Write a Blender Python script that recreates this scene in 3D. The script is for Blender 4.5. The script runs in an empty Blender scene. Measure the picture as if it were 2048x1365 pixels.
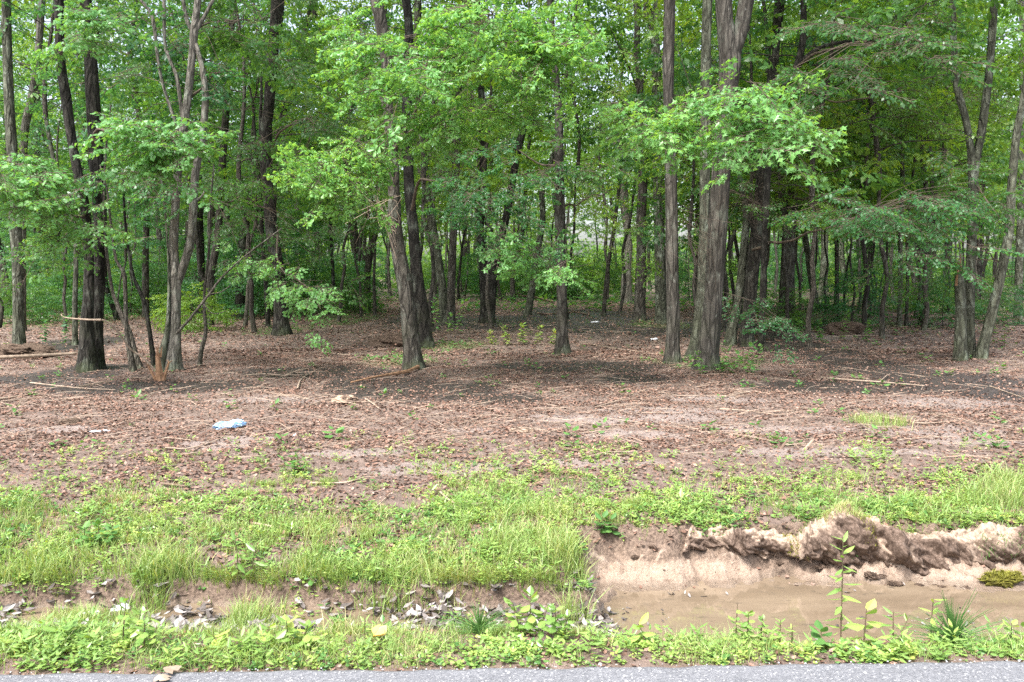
import bpy, math, random
import numpy as np
from mathutils import Vector
R_ = math.radians
scn = bpy.context.scene
col = scn.collection

# ------------------------------------------------------------------ camera, world, sun, exposure
EYE = 1.6
FPX = 1593.0                       # focal length in photo pixels (28 mm on 36 mm)
PITCH = math.atan(142.5 / FPX)
cam_d = bpy.data.cameras.new("camera"); cam = bpy.data.objects.new("camera", cam_d); col.objects.link(cam)
cam_d.lens = 28.0; cam_d.sensor_width = 36.0; cam_d.clip_start = 0.05; cam_d.clip_end = 2000
cam.location = (0, 0, EYE); cam.rotation_euler = (math.pi / 2 - PITCH, 0, 0)
scn.camera = cam

world = bpy.data.worlds.new("World"); scn.world = world; world.use_nodes = True
wn = world.node_tree.nodes; wl = world.node_tree.links
bg = wn["Background"]
sky = wn.new("ShaderNodeTexSky"); sky.sky_type = 'NISHITA'; sky.sun_disc = False
SUN_EL, SUN_AZ = R_(58), R_(215)     # azimuth measured clockwise from +Y
sky.sun_elevation = SUN_EL; sky.sun_rotation = SUN_AZ
sky.air_density = 1.0; sky.dust_density = 4.0; sky.ozone_density = 1.0
hs = wn.new("ShaderNodeHueSaturation"); hs.inputs['Saturation'].default_value = 0.6
wl.new(sky.outputs[0], hs.inputs['Color']); wl.new(hs.outputs[0], bg.inputs['Color'])
bg.inputs['Strength'].default_value = 0.15

sun_d = bpy.data.lights.new("sun", 'SUN'); sun = bpy.data.objects.new("sun", sun_d); col.objects.link(sun)
sun_d.energy = 2.2; sun_d.angle = R_(14); sun_d.color = (1.0, 0.98, 0.955)
sd = Vector((math.sin(SUN_AZ) * math.cos(SUN_EL), math.cos(SUN_AZ) * math.cos(SUN_EL), math.sin(SUN_EL)))
sun.rotation_euler = sd.to_track_quat('Z', 'Y').to_euler()

scn.view_settings.view_transform = 'Standard'; scn.view_settings.look = 'None'
scn.view_settings.exposure = 1.7; scn.view_settings.gamma = 1.0
scn.view_settings.use_curve_mapping = False
cy = scn.cycles
cy.max_bounces = 10; cy.diffuse_bounces = 9; cy.glossy_bounces = 3; cy.transmission_bounces = 9
cy.transparent_max_bounces = 6; cy.use_denoising = False
cy.sample_clamp_indirect = 6

# ------------------------------------------------------------------ small maths
rng = np.random.default_rng(7)
random.seed(7)
sT, cT = math.sin(PITCH), math.cos(PITCH)

def ray(px, py):
    u = (px - 1024.0) / FPX; v = (682.5 - py) / FPX
    return np.array([u, cT + v * sT, -sT + v * cT])
def at(px, py, Y):
    d = ray(px, py); return np.array([0, 0, EYE]) + d * (Y / d[1])
def on_ground(px, py, z=0.0):
    d = ray(px, py); return np.array([0, 0, EYE]) + d * ((z - EYE) / d[2])

_lat = np.random.default_rng(99).random((256, 256))
def vnoise(x, y):
    x = np.asarray(x, float); y = np.asarray(y, float)
    xi = np.floor(x).astype(int); yi = np.floor(y).astype(int); fx = x - xi; fy = y - yi
    fx = fx * fx * (3 - 2 * fx); fy = fy * fy * (3 - 2 * fy)
    a = _lat[xi & 255, yi & 255]; b = _lat[(xi + 1) & 255, yi & 255]
    c = _lat[xi & 255, (yi + 1) & 255]; d = _lat[(xi + 1) & 255, (yi + 1) & 255]
    return (a * (1 - fx) + b * fx) * (1 - fy) + (c * (1 - fx) + d * fx) * fy
def fbm(x, y, o=4):
    s = 0; a = 0.5; t = 0
    for i in range(o):
        s = s + a * vnoise(x * 2 ** i + 17.3 * i, y * 2 ** i + 5.1 * i); t += a; a *= 0.5
    return s / t
def sstep(a, b, x):
    t = np.clip((np.asarray(x, float) - a) / (b - a), 0, 1); return t * t * (3 - 2 * t)

# ------------------------------------------------------------------ the lie of the land
SH = 0.125     # the verge lies this much nearer than the profile tables below say
def road_edge(x): return 3.215 - SH + 0.026 * np.asarray(x, float)
RY = [0, 3.15, 3.35, 3.52, 3.80, 4.02, 4.2, 4.5, 4.86, 5.00, 5.06, 5.13, 5.4, 6.5]
RZ = [-0.02, -0.02, -0.01, -0.06, -0.20, -0.325, -0.41, -0.39, -0.325, -0.235, -0.20, -0.06, -0.02, 0.0]
LY = [0, 3.15, 3.35, 3.60, 3.82, 4.00, 4.28, 4.32, 4.37, 4.7, 5.4, 6.5]
LZ = [-0.02, -0.02, -0.01, -0.05, -0.15, -0.24, -0.262, -0.25, -0.12, -0.05, -0.01, 0.0]
def ground(x, y):
    x = np.asarray(x, float); y = np.asarray(y, float) + SH
    n1 = fbm(x * 1.7, y * 1.7 + 40) - 0.5; n2 = fbm(x * 7, y * 7 + 11) - 0.5; n3 = fbm(x * 26 + 3, y * 26) - 0.5
    wob = (fbm(x * 1.3 + 9, x * 0 + 3) - 0.5) * 0.24 + (fbm(x * 5 + 2, y * 3) - 0.5) * 0.16
    zr = np.interp(y + wob * sstep(4.5, 5.0, y), RY, RZ)
    zl = np.interp(y + wob * 1.2 * sstep(4.0, 4.5, y), LY, LZ)
    w = sstep(0.30, 0.66, x + n2 * 0.35 + n1 * .3)
    z = zl * (1 - w) + zr * w
    near = sstep(3.3, 3.8, y)
    # broken lip on the far bank at right
    lip = w * np.exp(-((y - 5.05) / 0.16) ** 2)
    z = z + lip * (0.10 * n2 + 0.08 * n3)
    beach = w * sstep(4.82, 4.95, y) * (1 - sstep(5.0, 5.1, y)); z = z + beach * (n3 * .05 + n2 * .05)
    bottom = sstep(-0.15, -0.3, z)
    amp = near * (0.05 * n1 + 0.05 * n2 * (1 - 0.8 * bottom) + 0.022 * n3 * (1 - 0.75 * bottom))
    far = sstep(14, 60, y)
    z = z + amp + far * (fbm(x * 0.08, y * 0.08 + 5) - 0.5) * 0.6
    return z

def ell(px, py, rx, ry, z=0.0):
    c = on_ground(px, py, z); a = on_ground(px, py - ry, z)[1]; b = on_ground(px, py + ry, z)[1]
    return (c[0], (a + b) / 2, rx * c[1] / FPX, (a - b) / 2)
MUD_AND_SHADE = [ell(*e) for e in [(1000, 645, 260, 16), (1450, 655, 160, 14), (300, 775, 260, 14), (1180, 735, 200, 12), (620, 745, 160, 12), (1700, 775, 220, 14), (830, 782, 190, 22), (1010, 800, 90, 12), (1270, 758, 90, 10), (1180, 645, 150, 28), (1330, 665, 110, 12), (1090, 625, 60, 12), (1600, 700, 110, 18),  # first, wide patches paint tree shade into the damp floor; others are mud
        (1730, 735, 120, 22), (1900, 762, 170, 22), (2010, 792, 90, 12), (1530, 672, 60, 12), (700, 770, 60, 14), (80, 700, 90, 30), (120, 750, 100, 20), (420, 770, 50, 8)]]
PALE = [ell(*e) for e in [(1240, 838, 190, 9), (1330, 822, 120, 6), (860, 938, 170, 15), (940, 862, 60, 6), (450, 885, 90, 12), (1900, 808, 120, 12), (1610, 674, 90, 8),
        (1870, 862, 130, 12), (1180, 925, 120, 8), (80, 860, 100, 6), (1640, 905, 200, 10), (540, 800, 120, 7), (1250, 870, 120, 8), (1440, 800, 100, 6), (1950, 885, 90, 8), (1550,860,140,6),(700, 905, 120, 8)]]
GREEN = [ell(*e) for e in [(905, 692, 60, 8), (800, 722, 80, 14), (560, 660, 60, 10), (180, 640, 80, 14), (1650, 640, 120, 22), (1320, 650, 60, 8), (1760, 610, 160, 14), (700, 640, 60, 10), (440, 640, 60, 12), (1420, 725, 120, 14)]]
def mask(x, y, L, soft=0.45):
    n = (fbm(x * 1.6 + 31, y * 1.6) - 0.5) * 1.6 + (fbm(x * 6 + 31, y * 6) - 0.5) * 0.9
    m = np.zeros(np.shape(x))
    for cx, cy_, rx, ry in L:
        d = np.sqrt(((x - cx) / rx) ** 2 + ((y - cy_) / ry) ** 2) + n * 0.5
        m = np.maximum(m, 1 - sstep(1 - soft, 1 + soft, d))
    return m
def clay(x, y):
    z = ground(x, y)
    return sstep(-0.10, -0.2, z) * sstep(0.38, 0.5, x) * sstep(3.5, 3.68, y)
def grassiness(x, y):
    x = np.asarray(x, float); y = np.asarray(y, float)
    z = ground(x, y); y = y + SH
    e = road_edge(x) + SH
    verge = sstep(e - 0.02, e + 0.06, y) * (1 - sstep(3.42, 3.62, y + 0.30 * (fbm(x * 2, x * 0) - 0.5) - 0.03 * (1 - sstep(0.3, 0.5, x))))
    far_e = 7.4 + 1.2 * (fbm(x * 0.5 + 4, x * 0) - 0.5) + 0.5 * sstep(0.0, 3.0, x)
    b = sstep(4.15, 4.20, y) * sstep(-0.20, -0.13, z) * (1 - sstep(far_e - 1.6, far_e + 0.4, y))
    right = sstep(0.40, 0.50, x)
    b = b * (1 - right * (1 - sstep(5.04, 5.18, y + 0.15 * (fbm(x * 3, x * 0 + 8) - 0.5))))
    p = fbm(x * 1.3 + 50, y * 1.3); q = fbm(x * 4 + 3, y * 4)
    thin = 0.10 + 0.80 * sstep(0.44, 0.62, p * 0.55 + q * 0.45 + 0.12 * (1 - sstep(5.0, 6.0, y)))
    thin = thin * (1 - 0.55 * sstep(5.6, 6.6, y))
    inditch = 0.22 * (1 - right) * sstep(3.7, 3.8, y) * (1 - sstep(4.4, 4.5, y))
    return np.clip(verge * (0.20 + 0.80 * sstep(0.38, 0.60, q)) + b * thin + inditch * sstep(0.45, 0.6, q), 0, 1)

# ------------------------------------------------------------------ mesh plumbing
class MB:
    def __init__(s): s.V = []; s.T = []; s.Q = []; s.r = []; s.mt = []; s.mq = []; s.n = 0; s.hasr = False
    def add(s, V, T=None, Q=None, r=0.5, m=0):
        V = np.asarray(V, float).reshape(-1, 3)
        if T is not None and len(T): T = np.asarray(T).reshape(-1, 3); s.T.append(T + s.n); s.mt.append(np.full(len(T), m))
        if Q is not None and len(Q): Q = np.asarray(Q).reshape(-1, 4); s.Q.append(Q + s.n); s.mq.append(np.full(len(Q), m))
        s.V.append(V); s.r.append(np.broadcast_to(np.asarray(r, float), (len(V),)).copy()); s.n += len(V)
    def mesh(s, name, mats, smooth=False):
        V = np.concatenate(s.V); r = np.concatenate(s.r)
        T = np.concatenate(s.T) if s.T else np.zeros((0, 3), int); Q = np.concatenate(s.Q) if s.Q else np.zeros((0, 4), int)
        mi = np.concatenate(s.mt + s.mq) if (s.mt or s.mq) else np.zeros(0)
        me = bpy.data.meshes.new(name)
        me.vertices.add(len(V)); me.vertices.foreach_set("co", V.astype(np.float32).ravel())
        nl = len(T) * 3 + len(Q) * 4; me.loops.add(nl)
        me.loops.foreach_set("vertex_index", np.concatenate([T.ravel(), Q.ravel()]).astype(np.int32))
        me.polygons.add(len(T) + len(Q))
        ls = np.concatenate([np.arange(len(T)) * 3, len(T) * 3 + np.arange(len(Q)) * 4]).astype(np.int32)
        me.polygons.foreach_set("loop_start", ls)
        try: me.polygons.foreach_set("loop_total", np.concatenate([np.full(len(T), 3), np.full(len(Q), 4)]).astype(np.int32))
        except Exception: pass
        for m in (mats if isinstance(mats, (list, tuple)) else [mats]): me.materials.append(m)
        me.polygons.foreach_set("material_index", mi.astype(np.int32))
        me.polygons.foreach_set("use_smooth", np.full(len(mi), smooth))
        at_ = me.attributes.new("rnd", 'FLOAT', 'POINT'); at_.data.foreach_set("value", r.astype(np.float32))
        me.update(calc_edges=True); me.validate()
        return me
def link(name, me, parent=None, loc=None):
    o = bpy.data.objects.new(name, me); col.objects.link(o)
    if parent is not None: o.parent = parent
    if loc is not None: o.location = loc
    return o
def empty(name, loc): 
    o = bpy.data.objects.new(name, None); col.objects.link(o); o.location = loc; o.empty_display_size = 0.2
    return o
def tag(o, label=None, cat=None, group=None, kind=None):
    if label: o["label"] = label
    if cat: o["category"] = cat
    if group: o["group"] = group
    if kind: o["kind"] = kind
    return o
def copy_tree(o, parent=None):
    c = o.copy(); col.objects.link(c); c.parent = parent
    for ch in list(o.children): copy_tree(ch, c)
    return c

def tube(mb, P, rad, sides=8, rough=0.0, seed=0, r=0.5, m=0, cap=True, flare=None):
    P = np.asarray(P, float); n = len(P); rad = np.broadcast_to(np.asarray(rad, float), (n,))
    tan = np.gradient(P, axis=0); tan /= np.linalg.norm(tan, axis=1)[:, None] + 1e-9
    ref = np.array([1.0, 0, 0]) if abs(tan[:, 0]).mean() < 0.75 else np.array([0, 0, 1.0])
    A = ref - tan * (tan @ ref)[:, None]; A /= np.linalg.norm(A, axis=1)[:, None] + 1e-9
    B = np.cross(tan, A)
    th = np.arange(sides) / sides * 2 * math.pi
    rr = rad[:, None] * np.ones(sides)[None, :]
    if rough:
        s = np.cumsum(np.r_[0, np.linalg.norm(np.diff(P, axis=0), axis=1)])
        nz = fbm(np.cos(th)[None, :] * 1.7 + seed * 3.1 + s[:, None] * 0.6, np.sin(th)[None, :] * 1.7 + s[:, None] * 0.9 + seed) - 0.5
        n2 = fbm(th[None, :] * 3.0 + seed + s[:, None] * .3, s[:, None] * 3.5 + th[None, :] * 0) - 0.5
        rr = rr * (1 + rough * (nz * 1.3 + n2 * 0.8))
    if flare is not None:
        h = P[:, 2] - P[0, 2]
        lob = 0.5 + 0.5 * np.cos(th * 4 + seed) * 0.8 + 0.35 * np.cos(th * 7 + seed * 2)
        rr = rr * (1 + flare * np.exp(-h / 0.13)[:, None] * (0.5 + lob[None, :]))
    V = P[:, None, :] + rr[..., None] * (np.cos(th)[None, :, None] * A[:, None, :] + np.sin(th)[None, :, None] * B[:, None, :])
    i = np.arange(n - 1)[:, None] * sides; j = np.arange(sides)[None, :]; k = (j + 1) % sides
    Q = np.stack([i + j, i + k, i + sides + k, i + sides + j], -1).reshape(-1, 4)
    V = V.reshape(-1, 3)
    if cap:
        T = [[(n - 1) * sides + a, (n - 1) * sides + (a + 1) % sides, n * sides] for a in range(sides)]
        V = np.vstack([V, P[-1] + tan[-1] * rad[-1] * 0.3]); mb.add(V, T, Q, r, m)
    else: mb.add(V, None, Q, r, m)

def smooth_path(P, W, step=0.15, seed=0, wob=0.0):
    """Catmull-Rom through points P with widths W, resampled."""
    P = np.asarray(P, float); W = np.asarray(W, float)
    if len(P) == 2: P = np.array([P[0], (P[0] + P[1]) / 2, P[1]]); W = np.array([W[0], (W[0] + W[1]) / 2, W[1]])
    E = np.vstack([2 * P[0] - P[1], P, 2 * P[-1] - P[-2]]); out = []; w = []
    for i in range(len(P) - 1):
        p0, p1, p2, p3 = E[i:i + 4]; L = np.linalg.norm(p2 - p1); k = max(2, int(L / step))
        t = np.arange(k)[:, None] / k
        out.append(0.5 * ((2 * p1) + (-p0 + p2) * t + (2 * p0 - 5 * p1 + 4 * p2 - p3) * t ** 2 + (-p0 + 3 * p1 - 3 * p2 + p3) * t ** 3))
        w.append(W[i] + (W[i + 1] - W[i]) * t[:, 0])
    out.append(P[-1:]); w.append(W[-1:]); out = np.vstack(out); w = np.concatenate(w)
    if wob:
        s = np.arange(len(out)) * step
        out[:, 0] += wob * (vnoise(s * 1.1 + seed, s * 0 + 1) - .5); out[:, 1] += wob * (vnoise(s * 1.1 + seed, s * 0 + 7) - .5)
    return out, w

# ------------------------------------------------------------------ materials
def newmat(name):
    m = bpy.data.materials.new(name); m.use_nodes = True
    nt = m.node_tree; nt.nodes.clear(); o = nt.nodes.new("ShaderNodeOutputMaterial")
    return m, nt, o
def ramp(nt, stops, fac=None, interp='LINEAR'):
    r = nt.nodes.new("ShaderNodeValToRGB"); r.color_ramp.interpolation = interp
    el = r.color_ramp.elements
    while len(el) < len(stops): el.new(0.5)
    for e, (p, c) in zip(el, stops): e.position = p; e.color = (*c, 1) if len(c) == 3 else c
    if fac is not None: nt.links.new(fac, r.inputs[0])
    return r.outputs[0]
def noise(nt, scale, detail=4, vec=None, rough=0.55, dim='3D'):
    n = nt.nodes.new("ShaderNodeTexNoise"); n.inputs['Scale'].default_value = scale; n.inputs['Detail'].default_value = detail
    n.inputs['Roughness'].default_value = rough
    if vec is not None: nt.links.new(vec, n.inputs['Vector'])
    return n.outputs[0]
def mapped(nt, scale=(1, 1, 1), kind='Object'):
    t = nt.nodes.new("ShaderNodeTexCoord"); m = nt.nodes.new("ShaderNodeMapping"); m.inputs['Scale'].default_value = scale
    nt.links.new(t.outputs[kind], m.inputs[0]); return m.outputs[0]
def world_pos(nt, scale=(1, 1, 1)):
    g = nt.nodes.new("ShaderNodeNewGeometry"); m = nt.nodes.new("ShaderNodeMapping"); m.inputs['Scale'].default_value = scale
    nt.links.new(g.outputs['Position'], m.inputs[0]); return m.outputs[0]
def attr(nt, name):
    a = nt.nodes.new("ShaderNodeAttribute"); a.attribute_name = name; return a.outputs['Fac']
def mixc(nt, f, a, b, mode='MIX'):
    m = nt.nodes.new("ShaderNodeMix"); m.data_type = 'RGBA'; m.blend_type = mode
    for sock, v in ((m.inputs[0], f), (m.inputs[6], a), (m.inputs[7], b)):
        if hasattr(v, 'links') or hasattr(v, 'is_linked'): nt.links.new(v, sock)
        elif isinstance(v, (int, float)): sock.default_value = v
        else: sock.default_value = (*v, 1)
    return m.outputs[2]
def math_(nt, op, a, b=None, clamp=False):
    m = nt.nodes.new("ShaderNodeMath"); m.operation = op; m.use_clamp = clamp
    for i, v in enumerate((a, b)):
        if v is None: continue
        if isinstance(v, (int, float)): m.inputs[i].default_value = v
        else: nt.links.new(v, m.inputs[i])
    return m.outputs[0]
def bump(nt, h, strength, dist):
    b = nt.nodes.new("ShaderNodeBump"); b.inputs['Strength'].default_value = strength; b.inputs['Distance'].default_value = dist
    nt.links.new(h, b.inputs['Height']); return b.outputs[0]
def pbsdf(nt, out, color, rough=0.8, normal=None, spec=0.3, **kw):
    p = nt.nodes.new("ShaderNodeBsdfPrincipled")
    if isinstance(color, tuple): p.inputs['Base Color'].default_value = (*color, 1)
    else: nt.links.new(color, p.inputs['Base Color'])
    if isinstance(rough, (int, float)): p.inputs['Roughness'].default_value = rough
    else: nt.links.new(rough, p.inputs['Roughness'])
    p.inputs['Specular IOR Level'].default_value = spec
    if normal is not None: nt.links.new(normal, p.inputs['Normal'])
    for k, v in kw.items(): p.inputs[k].default_value = v
    nt.links.new(p.outputs[0], out.inputs[0]); return p

def leaf_mat(name, stops, trans=0.55, gloss=0.03, tmul=(1.9, 1.55, 0.6), patch=0.35):
    m, nt, o = newmat(name)
    a = attr(nt, "rnd"); n = noise(nt, patch, 2, world_pos(nt))
    oi = nt.nodes.new("ShaderNodeObjectInfo")
    f = math_(nt, 'ADD', math_(nt, 'MULTIPLY', a, 0.5), math_(nt, 'MULTIPLY', n, 0.55))
    f = math_(nt, 'ADD', f, math_(nt, 'MULTIPLY', math_(nt, 'SUBTRACT', oi.outputs['Random'], 0.5), 0.35), True)
    c = ramp(nt, stops, f)
    d = nt.nodes.new("ShaderNodeBsdfDiffuse"); nt.links.new(c, d.inputs[0])
    t = nt.nodes.new("ShaderNodeBsdfTranslucent"); nt.links.new(mixc(nt, 1.0, c, tmul, 'MULTIPLY'), t.inputs[0])
    mx = nt.nodes.new("ShaderNodeMixShader"); mx.inputs[0].default_value = trans
    nt.links.new(d.outputs[0], mx.inputs[1]); nt.links.new(t.outputs[0], mx.inputs[2])
    g = nt.nodes.new("ShaderNodeBsdfGlossy"); g.inputs['Roughness'].default_value = 0.38
    m2 = nt.nodes.new("ShaderNodeMixShader"); m2.inputs[0].default_value = gloss
    nt.links.new(mx.outputs[0], m2.inputs[1]); nt.links.new(g.outputs[0], m2.inputs[2])
    nt.links.new(m2.outputs[0], o.inputs[0]); return m

M = {}
M['leaf'] = leaf_mat('broadleaf_foliage', [(0.15, (0.04, 0.12, 0.035)), (0.5, (0.07, 0.185, 0.05)), (0.8, (0.11, 0.25, 0.06)), (1, (0.19, 0.31, 0.065))])
M['leaf_yellow'] = leaf_mat('yellow_green_foliage', [(0.15, (0.08, 0.19, 0.035)), (0.5, (0.13, 0.27, 0.045)), (0.8, (0.20, 0.34, 0.055)), (1, (0.30, 0.40, 0.06))], trans=.5)
M['leaf_teal'] = leaf_mat('cool_green_foliage', [(0.15, (0.035, 0.125, 0.05)), (0.5, (0.06, 0.19, 0.07)), (1, (0.10, 0.27, 0.09))])
M['leaf_bright'] = leaf_mat('fresh_green_leaves', [(0.1, (0.09, 0.23, 0.075)), (0.5, (0.14, 0.33, 0.10)), (0.85, (0.22, 0.43, 0.11)), (1, (0.36, 0.48, 0.09))], trans=.45, gloss=.03)
M['grass'] = leaf_mat('grass_blades', [(0.1, (0.11, 0.19, 0.05)), (0.38, (0.175, 0.29, 0.08)), (0.62, (0.275, 0.375, 0.12)), (0.80, (0.40, 0.42, 0.20)), (0.92, (0.46, 0.36, 0.22))], trans=.3, patch=1.6)
M['weed'] = leaf_mat('weed_leaves', [(0.0, (0.10, 0.20, 0.04)), (0.4, (0.18, 0.31, 0.08)), (0.72, (0.285, 0.41, 0.10)), (0.93, (0.42, 0.48, 0.12)), (1, (0.5, 0.40, 0.2))], trans=.3, patch=2.2, gloss=.05)
M['darkweed'] = leaf_mat('dark_green_weed', [(0.0, (0.06, 0.15, 0.04)), (0.5, (0.10, 0.22, 0.06)), (1, (0.17, 0.32, 0.08))], trans=.3)
M['moss'] = leaf_mat('moss_tufts', [(0.0, (0.12, 0.13, 0.02)), (0.5, (0.22, 0.22, 0.03)), (1, (0.33, 0.36, 0.06))], trans=.1)

def bark_mat(name, c1, c2, c3, lich=0.35, vs=(13, 13, 3.6), bstr=0.8, moss=0.3):
    m, nt, o = newmat(name)
    v0 = mapped(nt, vs); wv = nt.nodes.new('ShaderNodeTexNoise'); wv.inputs['Scale'].default_value = .7; nt.links.new(v0, wv.inputs['Vector'])
    av = nt.nodes.new('ShaderNodeVectorMath'); av.operation = 'MULTIPLY_ADD'; nt.links.new(wv.outputs['Color'], av.inputs[0]); av.inputs[1].default_value = (1.6, 1.6, 1.6); nt.links.new(v0, av.inputs[2]); v = av.outputs[0]
    w = noise(nt, 1.0, 5, v, 0.6); fine = noise(nt, 3.4, 3, v, 0.6)
    vor = nt.nodes.new("ShaderNodeTexVoronoi"); vor.feature = 'DISTANCE_TO_EDGE'; vor.inputs['Scale'].default_value = 0.8
    nt.links.new(v, vor.inputs['Vector'])
    crack = ramp(nt, [(0.0, (0, 0, 0)), (0.22, (1, 1, 1))], vor.outputs['Distance'])
    base = ramp(nt, [(0.3, c1), (0.5, c2), (0.72, c3)], w)
    base = mixc(nt, 0.75, mixc(nt, 0.0, base, base), mixc(nt, crack, (c1[0] * .8, c1[1] * .8, c1[2] * .8), base))
    oi = nt.nodes.new("ShaderNodeObjectInfo")
    tint = ramp(nt, [(0, (0.75, 0.74, 0.72)), (1, (1.15, 1.12, 1.08))], oi.outputs['Random'])
    base = mixc(nt, 1.0, base, tint, 'MULTIPLY')
    ln = noise(nt, 2.6, 5, mapped(nt, (1.6, 1.6, 0.9)), 0.7)
    lf = math_(nt, 'MULTIPLY', ramp(nt, [(0.54, (0, 0, 0)), (0.68, (1, 1, 1))], ln), lich)
    base = mixc(nt, lf, base, (0.30, 0.34, 0.27))
    sp = noise(nt, 22, 2, mapped(nt, (1, 1, .5)), 0.5)
    base = mixc(nt, math_(nt, 'MULTIPLY', ramp(nt, [(0.68, (0, 0, 0)), (0.76, (1, 1, 1))], sp), 0.45 * lich + .1), base, (0.48, 0.48, 0.42))
    g = nt.nodes.new("ShaderNodeNewGeometry"); sx = nt.nodes.new("ShaderNodeSeparateXYZ"); nt.links.new(g.outputs['Position'], sx.inputs[0])
    hf = math_(nt, 'SUBTRACT', 1.0, math_(nt, 'MULTIPLY', sx.outputs['Z'], 1.1), True)
    mf = math_(nt, 'MULTIPLY', math_(nt, 'MULTIPLY', hf, ramp(nt, [(0.42, (0, 0, 0)), (0.62, (1, 1, 1))], noise(nt, 3.2, 4, mapped(nt, (1, 1, 1))))), moss)
    base = mixc(nt, mf, base, (0.09, 0.12, 0.045))
    h = math_(nt, 'ADD', math_(nt, 'MULTIPLY', crack, 0.8), math_(nt, 'ADD', w, math_(nt, 'MULTIPLY', fine, 0.5)))
    pbsdf(nt, o, base, 0.92, bump(nt, h, bstr, 0.03), 0.2)
    return m
M['bark'] = bark_mat('grey_brown_bark', (0.028, 0.025, 0.021), (0.075, 0.068, 0.057), (0.165, 0.155, 0.135))
M['bark_dark'] = bark_mat('dark_furrowed_bark', (0.013, 0.012, 0.010), (0.036, 0.033, 0.028), (0.095, 0.09, 0.077), 0.25)
M['bark_grey'] = bark_mat('pale_grey_bark', (0.07, 0.065, 0.055), (0.155, 0.145, 0.125), (0.28, 0.27, 0.24), 0.5)
M['bark_ridge'] = bark_mat('pinkish_ridged_bark', (0.030, 0.027, 0.023), (0.072, 0.066, 0.057), (0.15, 0.14, 0.122), 0.25, (14, 14, 2.2), .8)
M['bark_green'] = bark_mat('lichen_grey_bark', (0.045, 0.045, 0.034), (0.10, 0.107, 0.078), (0.20, 0.215, 0.165), 0.7)
M['bark_thin'] = bark_mat('young_stem_bark', (0.05, 0.044, 0.036), (0.105, 0.094, 0.078), (0.19, 0.175, 0.15), 0.3, (30, 30, 6))
def plain(name, c1, c2, scale=20, rough=0.85, bs=0.4, bd=0.01, spec=0.25, **kw):
    m, nt, o = newmat(name); n = noise(nt, scale, 4, mapped(nt))
    pbsdf(nt, o, ramp(nt, [(0.3, c1), (0.7, c2)], n), rough, bump(nt, n, bs, bd), spec, **kw); return m
M['stick'] = plain('bare_pale_wood', (0.20, 0.15, 0.11), (0.40, 0.31, 0.235), 12)
M['stick_brown'] = plain('brown_dead_wood', (0.09, 0.06, 0.045), (0.22, 0.155, 0.115), 14)
M['raw_wood'] = plain('raw_split_wood', (0.14, 0.075, 0.04), (0.34, 0.20, 0.115), 18)
M['twig'] = plain('leaf_twigs', (0.06, 0.045, 0.035), (0.14, 0.11, 0.08), 10)
M['stem_red'] = plain('reddish_green_stem', (0.10, 0.055, 0.05), (0.14, 0.13, 0.06), 14)
M['white'] = plain('crumpled_white_plastic', (0.72, 0.74, 0.78), (0.88, 0.89, 0.9), 30, 0.35, .3, .01, .5)
M['blue'] = plain('thin_blue_plastic', (0.16, 0.40, 0.68), (0.60, 0.76, 0.88), 7, 0.3, .4, .01, .5)
M['pebble'] = plain('grey_pebble', (0.30, 0.30, 0.31), (0.5, 0.5, 0.5), 30)
M['yellowleaf'] = leaf_mat('yellowed_leaf', [(0, (0.7, 0.52, 0.12)), (1, (0.85, 0.78, 0.4))], trans=.2)

def litter_mat(name, stops):
    m, nt, o = newmat(name); a = attr(nt, "rnd"); n = noise(nt, 0.7, 3, world_pos(nt))
    f = math_(nt, 'ADD', math_(nt, 'MULTIPLY', a, 0.72), math_(nt, 'MULTIPLY', n, 0.28), True)
    c = ramp(nt, stops, f)
    d = pbsdf(nt, o, c, 0.75, None, 0.25); return m
M['litter'] = litter_mat('fallen_brown_leaves', [(0.12, (0.07, 0.043, 0.031)), (0.35, (0.13, 0.077, 0.055)), (0.55, (0.18, 0.103, 0.073)), (0.75, (0.25, 0.15, 0.11)), (0.92, (0.37, 0.265, 0.215))])
M['grey_litter'] = litter_mat('wet_grey_leaves', [(0.15, (0.06, 0.05, 0.043)), (0.5, (0.15, 0.13, 0.118)), (0.85, (0.32, 0.295, 0.28))])

# ground: brown leaf mould, pale silt, black mud with tree shade painted in, clay of the ditch, green film
m, nt, o = newmat('forest_floor_soil')
wp = world_pos(nt)
n1 = noise(nt, 0.9, 5, wp); n2 = noise(nt, 9, 6, wp, 0.65); n3 = noise(nt, 55, 4, wp, 0.6)
base = ramp(nt, [(0.28, (0.065, 0.045, 0.035)), (0.5, (0.14, 0.10, 0.08)), (0.72, (0.24, 0.18, 0.15))], n2)
base = mixc(nt, math_(nt, 'MULTIPLY', n3, 0.5), base, (0.20, 0.15, 0.125))
pale = ramp(nt, [(0.3, (0.17, 0.135, 0.12)), (0.7, (0.33, 0.275, 0.25))], n3)
def soft(a, k=0.5):     # break a mask's edge with noise
    s = math_(nt, 'ADD', a, math_(nt, 'MULTIPLY', math_(nt, 'SUBTRACT', n2, 0.5), k))
    return ramp(nt, [(0.3, (0, 0, 0)), (0.7, (1, 1, 1))], s)
base = mixc(nt, math_(nt, 'MULTIPLY', soft(attr(nt, "pale"), 1.6), 0.6), base, pale)
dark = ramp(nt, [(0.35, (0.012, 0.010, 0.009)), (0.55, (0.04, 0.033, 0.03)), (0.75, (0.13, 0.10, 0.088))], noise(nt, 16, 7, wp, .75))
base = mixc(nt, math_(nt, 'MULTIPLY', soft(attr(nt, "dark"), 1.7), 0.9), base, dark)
base = mixc(nt, math_(nt, 'MULTIPLY', soft(attr(nt, "green"), 1.0), 0.5), base, (0.10, 0.13, 0.04))
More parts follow.
